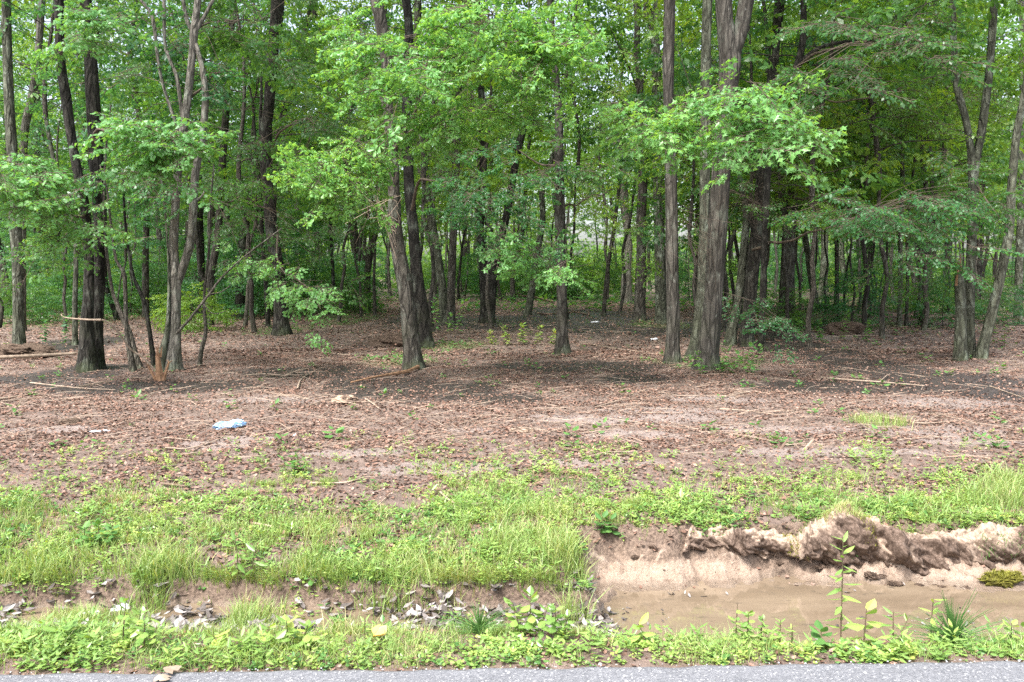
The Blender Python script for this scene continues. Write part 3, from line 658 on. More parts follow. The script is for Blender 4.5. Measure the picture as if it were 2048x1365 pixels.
tree('O', 'dark trunk with mossy base left of the grey pair, right of centre', 'tree', 'bark',
     [[(1279, 637, 26), (1280, 600, 22), (1281, 555, 21), (1283, 500, 20), (1282, 440, 20), (1285, 380, 19), (1285, 316, 17), (1283, 250, 15), (1280, 180, 14), (1274, 105, 13), (1275, 50, 12), (1276, 0, 12)]], 'tallC', Y=25)
tree('P', 'greenish lichen trunk that forks high up, behind the straight ridged trunk', 'tree', 'bark_green',
     [[(1323, 650, 28), (1322, 600, 23), (1320, 540, 22), (1318, 450, 21), (1316, 360, 20), (1314, 281, 18), (1313, 180, 19), (1311, 90, 18), (1305, 55, 14), (1293, 0, 12)], [(1309, 85, 12), (1313, 30, 12), (1314, 0, 12)]], 'tallA', Y=23.5)
tree('Q', 'tall straight trunk with pale patch at its foot, left of the biggest tree', 'tree', 'bark_ridge',
     [[(1345, 727, 36), (1345, 690, 29), (1346, 626, 26), (1344, 520, 25), (1343, 422, 24), (1341, 316, 23), (1339, 250, 21), (1337, 193, 20), (1337, 130, 22), (1338, 70, 22), (1339, 0, 22)],
      [(1338, 140, 6), (1329, 128, 6), (1325, 112, 4)]], 'tallB', Y=13.6)
tree('R', 'biggest tree, thick ridged pinkish grey trunk that splits in two high up', 'tree', 'bark_ridge',
     [[(1413, 738, 52), (1416, 700, 44), (1421, 661, 40), (1427, 591, 37), (1431, 520, 38), (1436, 450, 38), (1440, 380, 37), (1443, 320, 35), (1448, 260, 35), (1456, 176, 38), (1460, 120, 42), (1453, 75, 34), (1449, 40, 31), (1447, 0, 31)],
      [(1462, 135, 26), (1470, 100, 27), (1480, 70, 28), (1488, 30, 30), (1493, 0, 30)], [(1443, 355, 10), (1437, 335, 7), (1430, 310, 3)]], 'tallA', Y=12.8)
tree('R2', 'dark grey trunk hidden behind the left side of the biggest tree', 'tree', 'bark_green',
     [[(1388, 728, 36), (1393, 690, 28), (1399, 640, 24), (1404, 580, 21), (1407, 500, 20), (1409, 422, 19), (1410, 300, 21), (1411, 200, 20), (1412, 100, 19), (1415, 0, 19)]], 'tallD', Y=14.6)
tree('S', 'grey green trunk bending between the biggest tree and the black trunk', 'tree', 'bark_green',
     [[(1460, 690, 24), (1466, 650, 20), (1474, 620, 18), (1482, 560, 17), (1489, 490, 16), (1494, 430, 15), (1490, 400, 12), (1482, 380, 10), (1475, 300, 8)]], 'midC', (1478, 330), Y=17, cs=.7)
tree('T', 'nearly black trunk right of the biggest tree with bare twigs around it', 'tree', 'bark_dark',
     [[(1492, 693, 30), (1495, 650, 26), (1499, 610, 25), (1504, 550, 26), (1511, 490, 27), (1518, 440, 26), (1527, 334, 25), (1537, 240, 26), (1543, 180, 22), (1548, 116, 19), (1554, 60, 19), (1560, 0, 19)]], 'tallA', Y=16.8)
tree('U', 'stout dark flecked trunk leaning right, behind the black trunk', 'tree', 'bark',
     [[(1573, 638, 38), (1574, 590, 30), (1575, 555, 28), (1577, 500, 27), (1578, 457, 25), (1585, 400, 25), (1594, 352, 25), (1606, 280, 27), (1615, 211, 27), (1619, 130, 22), (1623, 60, 20), (1627, 0, 19)]], 'tallC', Y=22)
tree('U2', 'curved dark leaning trunk that sends a long arching limb to the right', 'tree', 'bark_dark',
     [[(1525, 560, 12), (1535, 350, 13), (1545, 240, 13), (1558, 197, 14), (1578, 160, 13), (1594, 130, 13), (1606, 80, 13), (1607, 0, 11)],
      [(1590, 133, 8), (1625, 104, 8), (1664, 88, 7), (1735, 81, 6), (1790, 84, 4), (1840, 86, 3)]], 'tallD', Y=15.4)
tree('V', 'broken topped lichen trunk, left one of the right hand cluster', 'tree', 'bark_green',
     [[(1921, 716, 26), (1921, 670, 22), (1922, 626, 20), (1920, 580, 20), (1918, 548, 16), (1916, 536, 6)]], Y=14)
tree('V2', 'lichen grey trunk dividing into a V, middle of the right hand cluster', 'tree', 'bark_green',
     [[(1941, 706, 22), (1940, 650, 17), (1940, 591, 18), (1942, 520, 17), (1945, 450, 18), (1947, 369, 19), (1943, 320, 14), (1939, 281, 13), (1929, 228, 13), (1914, 176, 13), (1908, 100, 12), (1905, 0, 11)],
      [(1948, 365, 14), (1954, 310, 14), (1961, 275, 15), (1972, 200, 15), (1980, 130, 14), (1985, 60, 14), (1988, 0, 13)]], 'midA', (1905, -30), Y=14.4, top=7)
tree('W', 'lichen trunk leaning out to the right edge of the picture', 'tree', 'bark_green',
     [[(1961, 712, 24), (1969, 680, 20), (1978, 650, 19), (1992, 591, 18), (2006, 530, 17), (2019, 457, 16), (2025, 352, 15), (2034, 264, 14), (2048, 193, 13), (2062, 100, 12), (2070, 0, 12)]], 'midB', (2066, -30), Y=14.2, top=7)
for k, (lab, pth, Yd, cr) in enumerate([
    ('distant broad trunk with flared foot between the flecked leaning trunk and the thin ones', [(1645, 583, 22), (1648, 540, 15), (1651, 450, 13), (1656, 330, 12), (1664, 200, 10), (1690, 100, 9), (1700, 0, 8)], 38, 'tallC'),
    ('thin straight trunk with dark foot in the right middle distance', [(1673, 610, 12), (1674, 560, 9), (1673, 480, 8), (1670, 400, 7), (1668, 300, 7), (1690, 200, 6), (1710, 100, 5)], 30, 'midC'),
    ('thin dark trunk leaning slightly right beyond the sunny right opening', [(1734, 596, 13), (1738, 540, 10), (1744, 470, 9), (1752, 380, 8), (1758, 300, 7)], 34, 'midB'),
    ('left one of two close thin stems under the forked sapling crown', [(1799, 635, 10), (1801, 560, 9), (1801, 450, 8), (1805, 369, 9), (1803, 281, 8), (1800, 270, 5)], 22, 'midA'),
    ('right one of two close thin stems under the forked sapling crown', [(1813, 631, 8), (1815, 560, 6), (1816, 460, 5), (1822, 380, 5), (1832, 300, 5), (1838, 230, 4)], 22.5, 'midB'),
    ('dark trunk seen just right of the V shaped lichen tree', [(1958, 560, 13), (1958, 480, 12), (1962, 400, 11), (1975, 280, 9)], 38, 'tallD'),
    ('thin stem at the far right edge behind the leaning lichen trunk', [(2038, 600, 16), (2040, 480, 14), (2043, 300, 12), (2046, 100, 10)], 26, 'tallA'),
    ('faint grey sapling standing between the lone upright tree and the centre pair', [(750, 622, 8), (748, 560, 6), (750, 480, 5), (744, 380, 4), (740, 300, 4)], 27, 'midC'),
    ('dark sapling immediately left of the faint grey sapling', [(712, 588, 8), (718, 530, 7), (724, 450, 6), (728, 380, 5)], 38, 'midA'),
    ('narrow trunk in the shade behind the big left tree', [(150, 690, 11), (150, 600, 10), (152, 520, 9), (148, 440, 9), (110, 330, 8), (92, 240, 7)], 17, 'midC'),
    ('dark trunk far back between the grey stems and the winding trunk', [(290, 600, 14), (291, 520, 13), (293, 420, 12), (286, 300, 11), (270, 180, 10)], 27, 'tallA'),
    ('grey trunk in shade just right of the pale fork', [(402, 600, 15), (402, 500, 14), (399, 420, 13), (396, 300, 12)], 28, 'tallD')]):
    tree('X%d' % k, lab, 'tree', 'bark_dark' if k % 3 == 2 else ('bark' if k % 3 else 'bark_green'), [pth], cr, pth[-1][:2] if cr.startswith('mid') else None, Y=Yd, sides=8, cs=.8 if cr.startswith('mid') else 1)

# ------------------------------------------------------------------ leafy boughs hanging into the picture
bough('B', [(170, 300, 10), (200, 262, 8), (280, 255, 6), (350, 280, 4)], [(310, 275, 85, 42, 30), (360, 300, 45, 45, 16), (290, 320, 80, 50, 20)], 'maple', 'leaf_bright', (12.6, 10.5), seed=1, sc=(.45, .7))
bough('B', [(150, 420, 9), (110, 360, 7), (60, 330, 6), (10, 330, 4)], [(60, 335, 90, 50, 34), (70, 400, 90, 45, 26), (20, 370, 50, 50, 14)], 'maple', 'leaf_bright', (12.6, 10.2), seed=2, sc=(.45, .7))
bough('B', [(170, 430, 8), (140, 440, 6), (110, 470, 4)], [(120, 475, 60, 32, 16), (180, 420, 70, 40, 16), (100, 515, 25, 15, 5)], 'maple', 'leaf_bright', (12.6, 10.6), seed=3, sc=(.4, .65))
bough('B2', [(180, 120, 8), (195, 60, 6), (215, 40, 4)], [(200, 55, 55, 45, 20), (130, 90, 40, 30, 9)], 'maple', 'leaf_bright', (13.4, 11.5), seed=4, sc=(.5, .75))
bough('C', [(372, 200, 7), (420, 160, 5), (470, 140, 4)], [(440, 130, 80, 60, 18), (300, 120, 90, 60, 18), (240, 190, 70, 50, 14)], 'maple', 'leaf_teal', (12.6, 13.5), seed=5)
bough('C', [(378, 380, 6), (330, 360, 5), (290, 380, 3)], [(260, 390, 110, 60, 22), (340, 360, 60, 60, 12)], 'fine', 'leaf_teal', (12.6, 12.6), seed=6)
bough('H', [(788, 300, 9), (850, 190, 7), (950, 110, 6), (1060, 80, 4)], [(880, 60, 170, 60, 66), (1030, 110, 120, 60, 46), (760, 120, 100, 60, 30), (930, 160, 130, 40, 36), (1130, 130, 90, 70, 24), (700, 60, 60, 60, 12)], 'oak', 'leaf_bright', (12.7, 10.2), seed=7, sc=(.45, .75), thick=.9)
bough('H', [(786, 330, 8), (740, 310, 6), (680, 330, 5), (640, 350, 3)], [(690, 350, 90, 50, 34), (640, 320, 60, 40, 14), (730, 300, 60, 40, 16), (760, 250, 60, 40, 14)], 'oak', 'leaf_bright', (12.7, 10.8), seed=8, sc=(.4, .65))
bough('H', [(800, 280, 8), (850, 250, 6), (900, 240, 4)], [(860, 265, 90, 40, 28), (980, 240, 120, 50, 30), (830, 210, 60, 40, 12), (1080, 210, 70, 50, 14)], 'oak', 'leaf_bright', (12.7, 11.0), seed=9, sc=(.4, .65))
bough('H2', [(822, 420, 9), (835, 370, 9), (860, 358, 8), (920, 378, 6), (980, 430, 5), (1030, 490, 4), (1100, 525, 3)], [(990, 350, 90, 70, 34), (1040, 430, 80, 60, 28), (1060, 330, 80, 60, 20), (930, 420, 60, 50, 12)], 'oak', 'leaf_teal', (16, 13), seed=10, sc=(.4, .6))
bough('H2', [(980, 500, 5), (1020, 510, 4), (1080, 515, 3), (1130, 540, 2)], [(1035, 525, 50, 28, 14), (1095, 535, 50, 25, 14), (1000, 490, 50, 30, 10)], 'oak', 'leaf_bright', (13, 10.6), seed=11, sc=(.4, .6))
bough('L', [(1118, 330, 8), (1085, 330, 6), (1040, 300, 4)], [(1090, 300, 70, 60, 14), (1160, 390, 70, 40, 12)], 'fine', 'leaf', seed=12)
bough('E', [(556, 470, 6), (560, 530, 5), (600, 560, 4), (640, 620, 3)], [(580, 560, 60, 16, 14), (625, 610, 28, 25, 12), (650, 655, 18, 14, 8), (520, 510, 80, 40, 20)], 'maple', 'leaf_bright', (17, 12.5), seed=13, sc=(.3, .5), thick=.25)
bough('R', [(1450, 270, 10), (1480, 240, 8), (1520, 250, 6), (1600, 280, 4)], [(1480, 180, 60, 30, 14), (1430, 230, 80, 40, 22), (1540, 265, 110, 40, 36), (1500, 210, 80, 30, 16), (1620, 300, 40, 25, 9), (1550, 170, 50, 20, 8)], 'star', 'leaf_bright', (12.6, 10.4), seed=14, sc=(.45, .75), thick=.4)
bough('R', [(1440, 290, 9), (1400, 250, 7), (1340, 240, 5), (1270, 250, 3)], [(1310, 245, 70, 40, 22), (1390, 270, 60, 30, 14), (1270, 240, 40, 30, 9), (1370, 180, 60, 25, 10)], 'star', 'leaf_bright', (12.6, 10.6), seed=15, sc=(.45, .75), thick=.4)
bough('T', [(1505, 500, 8), (1540, 490, 9), (1600, 470, 8), (1680, 445, 6), (1740, 430, 5)], [(1720, 420, 120, 22, 34), (1860, 395, 110, 22, 36), (1780, 450, 130, 26, 36), (1900, 490, 60, 40, 20), (1660, 400, 60, 24, 12)], 'fine', 'leaf_teal', (16.5, 13.2), seed=16, sc=(.5, .8), thick=1.0, pitch=(.05, .12))
bough('U2', [(1592, 133, 8), (1660, 95, 7), (1740, 82, 6), (1830, 90, 4)], [(1760, 60, 180, 30, 26), (1880, 110, 100, 26, 12), (1700, 160, 90, 26, 10), (1560, 150, 90, 36, 10), (1680, 20, 90, 16, 8), (1620, 190, 90, 20, 7)], 'fine', 'leaf', (15.4, 13), seed=17, sc=(.6, .9), thick=1.2, pitch=(.05, .15))
bough('U2', [(1600, 180, 5), (1700, 200, 5), (1850, 160, 4), (1920, 158, 3)], [(1760, 240, 120, 30, 18), (1850, 200, 110, 40, 22), (1950, 230, 60, 50, 14)], 'fine', 'leaf_yellow', (15.4, 16), seed=18, sc=(.6, .9), thick=1.2)
bough('U', [(1585, 395, 6), (1620, 400, 5), (1650, 420, 3)], [(1620, 410, 34, 16, 10), (1655, 350, 45, 30, 12)], 'oak', 'leaf_yellow', (20, 15), seed=19, sc=(.4, .6))
bough('T', [(1496, 640, 5), (1530, 640, 4), (1580, 650, 3)], [(1480, 615, 40, 12, 8), (1540, 635, 60, 12, 12), (1590, 665, 25, 10, 5)], 'oval', 'leaf_teal', (16.5, 13.8), seed=20, sc=(.35, .55))
bough('T', [(1520, 420, 6), (1470, 380, 5), (1430, 400, 3)], [(1540, 390, 70, 50, 10), (1440, 360, 50, 40, 5)], 'fine', 'leaf', (16.5, 15.5), seed=21, sc=(.4, .6))
bough('V2', [(1950, 360, 5), (1990, 420, 4), (2020, 460, 3)], [(1990, 400, 60, 40, 12), (1900, 300, 60, 40, 12)], 'oval', 'leaf', (14.4, 13.5), seed=22, sc=(.4, .6))
bough('Q', [(1343, 190, 5), (1380, 192, 4), (1410, 194, 3)], [(1300, 60, 70, 50, 8)], 'oak', 'leaf_yellow', (13.6, 14.5), seed=23, sc=(.5, .7))
bough('E', [(540, 300, 6), (580, 250, 5), (640, 240, 3)], [(620, 230, 80, 60, 16), (480, 260, 70, 60, 14), (610, 390, 80, 40, 16)], 'oval', 'leaf', (19, 16), seed=24)
bough('J', [(915, 200, 6), (870, 150, 4)], [(860, 330, 70, 60, 12), (900, 420, 70, 60, 14), (740, 420, 80, 60, 14)], 'oval', 'leaf', (22, 18), seed=25)

bough('D2', [(211, 485, 5), (160, 470, 4), (100, 440, 3)], [(60, 470, 80, 60, 14), (230, 440, 60, 50, 12), (30, 560, 40, 40, 8)], 'oval', 'leaf', (12.8, 14), seed=31, sc=(.35, .6), thick=.8)
bough('E', [(545, 420, 6), (480, 400, 5), (420, 410, 3)], [(450, 400, 110, 70, 26), (500, 520, 70, 40, 14), (640, 480, 70, 60, 16), (700, 560, 60, 30, 10)], 'oval', 'leaf', (19, 17), seed=32, sc=(.5, .75), thick=1.2)
bough('C', [(385, 60, 6), (450, 50, 5), (540, 40, 3)], [(470, 60, 130, 60, 30), (620, 120, 80, 70, 22), (250, 60, 90, 60, 18)], 'maple', 'leaf', (12.6, 15), seed=33, sc=(.5, .8), thick=1.4)
bough('L', [(1119, 420, 6), (1170, 400, 5), (1230, 380, 3)], [(1180, 330, 80, 60, 16), (1200, 450, 60, 40, 10)], 'oval', 'leaf_yellow', (15.1, 17), seed=34, sc=(.4, .65), thick=1.0)
bough('O', [(1283, 200, 6), (1250, 120, 5), (1220, 60, 3)], [(1230, 180, 90, 60, 14), (1350, 90, 80, 70, 14), (1290, 220, 90, 50, 12)], 'oval', 'leaf_yellow', (25, 23), seed=35, sc=(.6, 1.0), thick=1.6)
bough('P', [(1316, 380, 6), (1360, 360, 5), (1400, 350, 3)], [(1380, 400, 60, 70, 14), (1270, 470, 60, 50, 12), (1460, 540, 50, 40, 8)], 'oval', 'leaf_yellow', (23, 22), seed=36, sc=(.5, .8), thick=1.4)
bough('U', [(1600, 300, 7), (1680, 270, 5), (1800, 280, 3)], [(1700, 300, 120, 60, 30), (1850, 330, 110, 50, 26), (1980, 120, 80, 80, 22), (1750, 200, 120, 50, 22), (1650, 120, 90, 60, 16), (1880, 60, 100, 60, 18)], 'oval', 'leaf_yellow', (22, 21), seed=37, sc=(.6, 1.0), thick=1.6)
bough('V2', [(1942, 480, 5), (1990, 520, 4), (2030, 560, 3)], [(2010, 560, 50, 50, 14), (1870, 560, 60, 40, 14), (1780, 560, 80, 30, 14)], 'oval', 'leaf', (14.4, 17), seed=38, sc=(.4, .6), thick=1.0)

# thin bare vines and dead twigs that hang on some trunks
def vine(key, paths, name='vine', bark='twig'):
    root, off, Yt = TREES[key]; g = np.random.default_rng(len(paths)); tm = MB()
    for pth in paths:
        P = [at(px, py, Yt - .25) for px, py in pth]; p, w = smooth_path(P, [.0028] * len(P), .1, 3, .10); tube(tm, p, w, 3, cap=False)
    tm.V = [v - off for v in tm.V]; return link(name, tm.mesh(name, M[bark]), root)
g = np.random.default_rng(5)
vine('R', [[(1400 + g.uniform(-20, 40), 640 - g.uniform(0, 160)), (1385 + g.uniform(-40, 60), 560 - g.uniform(0, 100)), (1370 + g.uniform(-60, 70), 500 - g.uniform(0, 60)), (1400 + g.uniform(-70, 80), 410 + g.uniform(-40, 50))] for _ in range(16)])
vine('T', [[(1515, 470 - g.uniform(0, 90)), (1500 + g.uniform(-50, 50), 420 + g.uniform(-50, 40)), (1490 + g.uniform(-70, 90), 390 + g.uniform(-60, 60)), (1480 + g.uniform(-80, 120), 380 + g.uniform(-60, 80))] for _ in range(22)])
vine('H', [[(790, 520 - g.uniform(0, 100)), (770 + g.uniform(-20, 30), 430 + g.uniform(-40, 40)), (740 + g.uniform(-20, 60), 380 + g.uniform(-60, 60)), (700 + g.uniform(-30, 140), 330 + g.uniform(-60, 160))] for _ in range(12)], bark='stick')
vine('E', [[(540, 500 - g.uniform(0, 200)), (580 + g.uniform(-80, 30), 430 + g.uniform(-140, 40)), (600 + g.uniform(-150, 60), 400 + g.uniform(-160, 60))] for _ in range(16)])
vine('C', [[(350, 520 - g.uniform(0, 100)), (330 + g.uniform(-40, 50), 430 + g.uniform(-60, 40)), (320 + g.uniform(-60, 90), 330 + g.uniform(-60, 60))] for _ in range(12)])

# ------------------------------------------------------------------ the wood behind: every tree a thing of its own
def proto_tree(name, crown, H, r, bark, seed):
    root = empty(name, (0, 0, 0)); mb = MB(); g = np.random.default_rng(seed)
    k = 6; P = [np.array([0, 0, -.05])]
    d = g.normal(0, .05, 2)
    for j in range(1, k + 1): P.append(np.array([d[0] * H * j / k + g.normal(0, .06), d[1] * H * j / k + g.normal(0, .06), H * j / k]))
    p, w = smooth_path(P, np.linspace(r, r * .62, k + 1), .3, seed, .08)
    tube(mb, p, w, 8, .14, seed, flare=.35); link('trunk', mb.mesh('trunk', M[bark], True), root)
    l, f, _ = LIB[crown]
    for nm, me_ in (('limbs', l), ('crown', f)):
        o = link(nm, me_, root, Vector(P[-1] - np.array([0, 0, .5])))
        if nm == 'limbs' and H > 4: o.scale = (1, 1, 1)
    return root
def proto_bush(name, crown, seed):
    root = empty(name, (0, 0, 0)); l, f, _ = LIB[crown]
    link('stems', l, root); link('foliage', f, root); return root
protos = {
    'tall': [proto_tree('tree', c, h, r, b, s) for c, h, r, b, s in [('tallA', 8, .17, 'bark', 1), ('tallB', 9, .14, 'bark_dark', 2), ('tallC', 7.5, .15, 'bark_green', 3), ('tallD', 8.5, .19, 'bark_dark', 4), ('tallA', 7, .12, 'bark_grey', 5), ('tallC', 9, .13, 'bark', 6)]],
    'mid': [proto_tree('understory_tree', c, h, r, b, s) for c, h, r, b, s in [('midA', 3.6, .06, 'bark_thin', 11), ('midB', 4.0, .055, 'bark', 12), ('midC', 3.2, .05, 'bark_green', 13), ('midA', 4.8, .075, 'bark_dark', 14), ('midB', 4.4, .06, 'bark_thin', 15)]],
    'slim': [proto_tree('slender_tree', c, h, r, b, s) for c, h, r, b, s in [('midB', 7, .075, 'bark_dark', 21), ('midA', 6, .06, 'bark', 22), ('midB', 8, .09, 'bark_grey', 23), ('midA', 5.5, .05, 'bark_dark', 24)]],
    'bush': [proto_bush('shrub', c, 0) for c in ('bushA', 'bushB', 'bushC')]}
used = set(); placed = [(TREES[k][1][0], TREES[k][1][1]) for k in TREES]
ZN = ['left', 'middle', 'right']
LAB = {'tall': ['tall trunk among many in the dark wood on the left', 'tall trunk among many in the wood behind the middle of the clearing', 'tall trunk among many in the bright green wood on the right'],
       'mid': ['low leafy young tree among many in the dark wood on the left', 'low leafy young tree among many behind the middle of the clearing', 'low leafy young tree among many in the bright wood on the right'],
       'slim': ['slender pole like trunk among many in the dark left wood', 'slender pole like trunk among many in the middle of the wood', 'slender pole like trunk among many in the bright right wood'],
       'bush': ['green shrub among many on the shaded floor of the left wood', 'green shrub among many on the forest floor behind the middle', 'green shrub among many on the forest floor at the right']}
GRP = {'tall': 'trees of the wood behind the clearing', 'mid': 'young understory trees in the wood', 'bush': 'shrubs on the forest floor', 'slim': 'slender trees in the wood'}
def put(kind, x, y, sc, pi, rz, tilt=(0, 0)):
    px = 1024 + x / y * FPX; zn = 0 if px < 690 else (1 if px < 1340 else 2)
    src = protos[kind][pi]
    if id(src) in used: o = copy_tree(src)
    else: o = src; used.add(id(src))
    o.location = (x, y, float(ground(x, y))); o.rotation_euler = (tilt[0], tilt[1], rz); o.scale = (sc, sc, sc)
    tag(o, LAB[kind][zn], o.name.split('.')[0].replace('_', ' '), GRP[kind] + ', ' + ZN[zn]); return o
def scatter(kind, n, y0, y1, space, seed, choose, smin, smax, gap=None, margin=1.04):
    g = np.random.default_rng(seed); c = 0; tries = 0; loc = []
    while c < n and tries < n * 60:
        tries += 1; y = math.sqrt(g.uniform(y0 * y0, y1 * y1)); x = g.uniform(-1, 1) * y * .643 * margin + g.uniform(-1.5, 1.5); px = 1024 + x / y * FPX
        if gap and gap(px, y, g): continue
        if any((x - a) ** 2 + (y - b) ** 2 < space ** 2 for a, b in loc + (placed if kind == 'tall' else [])): continue
        loc.append((x, y)); put(kind, x, y, g.uniform(smin, smax), choose(px, y, g), g.uniform(0, 6.28), tuple(g.normal(0, .03, 2))); c += 1
    if kind == 'tall': placed.extend(loc)
def ch_tall(px, y, g): return int(g.choice([0, 1, 3, 4, 2, 5], p=[.3, .25, .3, .05, .05, .05] if px < 700 else [.10, .10, .20, .07, .18, .35]))
def ch_mid(px, y, g): return int(g.choice([0, 1, 2, 3, 4], p=[.35, .05, .3, .25, .05] if px < 700 else [.12, .38, .08, .10, .32]))
def ch_bush(px, y, g): return int(g.choice([0, 1, 2], p=[.4, .15, .45] if px < 700 else [.35, .35, .3]))
scatter('tall', 28, 24, 46, 2.4, 201, ch_tall, .8, 1.2, lambda px, y, g: (1060 < px < 1310 and g.random() < .85) or (px > 1060 and g.random() < .4))
scatter('tall', 62, 46, 95, 2.6, 202, ch_tall, .85, 1.35, lambda px, y, g: (1060 < px < 1310 and g.random() < .75) or (px > 1060 and g.random() < .3))
scatter('mid', 30, 19, 34, 2.0, 203, ch_mid, .7, 1.1, lambda px, y, g: (1000 < px < 1330) or (px > 700 and g.random() < .45))
scatter('mid', 26, 16.5, 30, 1.8, 213, ch_mid, .7, 1.15, lambda px, y, g: px < 1360 or px > 1900)
scatter('slim', 78, 25, 84, 1.6, 230, lambda px, y, g: int(g.choice([0, 1, 2, 3], p=[.2, .4, .1, .3] if px < 700 else [.35, .2, .3, .15])), .8, 1.25, lambda px, y, g: 1120 < px < 1270 and g.random() < .4)
scatter('mid', 110, 34, 80, 2.0, 204, ch_mid, .8, 1.4, lambda px, y, g: 1120 < px < 1280 and g.random() < .4)
scatter('bush', 34, 24, 48, 1.2, 205, ch_bush, .6, 1.2, lambda px, y, g: (px > 700 and y < 43))
scatter('bush', 12, 21, 34, 1.2, 216, ch_bush, .35, .7, lambda px, y, g: not (1560 < px < 2048 or px < 420))
scatter('bush', 74, 50, 90, 1.4, 206, ch_bush, .8, 1.4)

# one mass of foliage far behind, where no tree can be told from the next
g = np.random.default_rng(77); n = 2600
a = g.uniform(-.80, .80, n); yy = g.uniform(90, 150, n); xx = np.tan(a) * yy
hmax = (7 + 9 * fbm(xx * .05 + 3, xx * 0 + 2)) * (1 - .5 * np.exp(-((xx / yy * FPX - 150) / 120) ** 2)); zz = hmax * g.random(n) ** 1.35
mb = MB(); k = 8
for w in range(4):
    s = np.arange(n) % 4 == w; nn = s.sum()
    scatter_sprays('bulk', np.stack([xx[s], yy[s], zz[s]], -1), g.uniform(0, 6.28, nn), g.normal(.1, .4, nn), g.normal(0, .4, nn), g.uniform(2.6, 4.2, nn), g, mb)
tag(link('distant_woods', mb.mesh('distant_woods', M['leaf_yellow'])), 'solid green mass of far woodland closing the view', 'woodland', kind='stuff')  # yellower leaf colour paints in the lightening of distance haze
# ------------------------------------------------------------------ leaf litter, twigs, grass and low weeds (nobody could count them)
def curl_leaf():
    V = np.array([[0, 0, .05], [.3, -.30, .02], [.3, .30, .10], [.45, 0, -.03], [.72, -.26, .10], [.72, .24, .0], [1.0, .04, .16]])
    return V, np.array([[0, 1, 3], [0, 3, 2], [1, 4, 3], [3, 5, 2], [4, 6, 3], [3, 6, 5]])
def area_points(n, y0, y1, g, half=.70, pad=.6, power=1.0):
    y = y0 + (y1 - y0) * g.random(n) ** power; x = g.uniform(-1, 1, n) * (y * half + pad); return x, y
def litter(name, label, n, y0, y1, s0, s1, mat, seed, power, keep, lift=.012):
    g = np.random.default_rng(seed); x, y = area_points(n, y0, y1, g, power=power); k = keep(x, y, g); x = x[k]; y = y[k]; n = len(x)
    z = np.maximum(ground(x, y), np.where((x > .4) & (y < 5), -.327, np.where(y < 5, -.240, -9))) + lift * g.random(n); mb = MB(); V, T = curl_leaf(); V = V.copy(); V[:, :2] *= [1, .62 if mat == 'grey_litter' else 1]
    a, b, r = place(V, T, np.stack([x, y, z], -1), rotm(g.uniform(0, 6.28, n), g.normal(0, .24, n), g.normal(0, .32, n)), g.uniform(s0, s1, n), g.random(n))
    mb.add(a, b, None, r); return tag(link(name, mb.mesh(name, M[mat])), label, 'leaf litter', kind='stuff')
def keep_main(x, y, g):
    d = 1 - .72 * mask(x, y, MUD_AND_SHADE); p = 1 - .6 * mask(x, y, PALE); c = clay(x, y)
    gr = np.where(y < 7, .75, 1.0); clump = .35 + .65 * sstep(.35, .55, fbm(x * 1.4 + 77, y * 2.2))
    return g.random(len(x)) < d * p * gr * clump * (1 - c) * (y > road_edge(x) + .02) * (1 - (y < 4.45) * (y > 3.8) * (x < .5))
litter('leaf_litter', 'brown fallen leaves spread over the clearing floor', 230000, 4.4, 16, .018, .044, 'litter', 301, .85, keep_main)
litter('forest_leaf_litter', 'brown fallen leaves under the trees of the wood', 110000, 14, 42, .04, .09, 'litter', 302, .8, keep_main, .03)
litter('verge_leaf_litter', 'dry leaf crumbs along the road verge', 7000, 3.06, 3.9, .012, .03, 'litter', 303, 1, lambda x, y, g: (y > road_edge(x) - .01 + 0 * x) & (g.random(len(x)) < .6))
litter('ditch_leaf_litter', 'grey sodden leaves lying in the shallow ditch', 5600, 3.60, 4.36, .03, .085, 'grey_litter', 304, 1,
       lambda x, y, g: (x < .55) & (g.random(len(x)) < sstep(.46, .60, fbm(x * 2.2, y * 4 + 5)) * .9 + .7 * (np.abs(x - .40) < .3)) * (ground(x, y) < -.12), .04)
g = np.random.default_rng(306)
litter('floating_leaf_scraps', 'dark soaked leaf scraps in the muddy puddle', 900, 3.75, 4.75, .015, .05, 'grey_litter', 306, 1, lambda x, y, g: (x > .35) & (x < 3.6) & (ground(x, y) < -.335) & (g.random(len(x)) < sstep(.5, .62, fbm(x * 2.5, y * 5))), .0)
litter('sunken_leaf_litter', 'dark scraps of leaf on the clay of the puddle edge', 1500, 3.6, 4.95, .012, .035, 'litter', 305, 1, lambda x, y, g: (x > .5) & (x < 4) & (ground(x, y) > -.33), .004)

g = np.random.default_rng(310); mb = MB(); n = 3200; x, y = area_points(n, 6.6, 24, g, power=1.1)
k = g.random(n) < (1 - .7 * mask(x, y, MUD_AND_SHADE)) * np.where(y < 7, .35, 1); x = x[k]; y = y[k]
for i in range(len(x)):
    L = g.uniform(.10, .45) * (1 + .02 * y[i]); a = g.uniform(0, 3.14) if g.random() < .65 else g.normal(0, .7); z0 = float(ground(x[i], y[i])); r = g.uniform(.0012, .003) * (1 + y[i] * .03)
    c, s = math.cos(a), math.sin(a); m1 = g.normal(0, .04); up = g.uniform(0, .06)
    tube(mb, [[x[i], y[i], z0 + .012], [x[i] + c * L * .5 - s * m1, y[i] + s * L * .5 + c * m1, z0 + .02 + up * .5], [x[i] + c * L, y[i] + s * L, z0 + .012 + up]], [r, r * .8, r * .5], 3, cap=False)
tag(link('twig_litter', mb.mesh('twig_litter', M['stick'])), 'thin pale twigs strewn over the brown leaves', 'twig litter', kind='stuff')

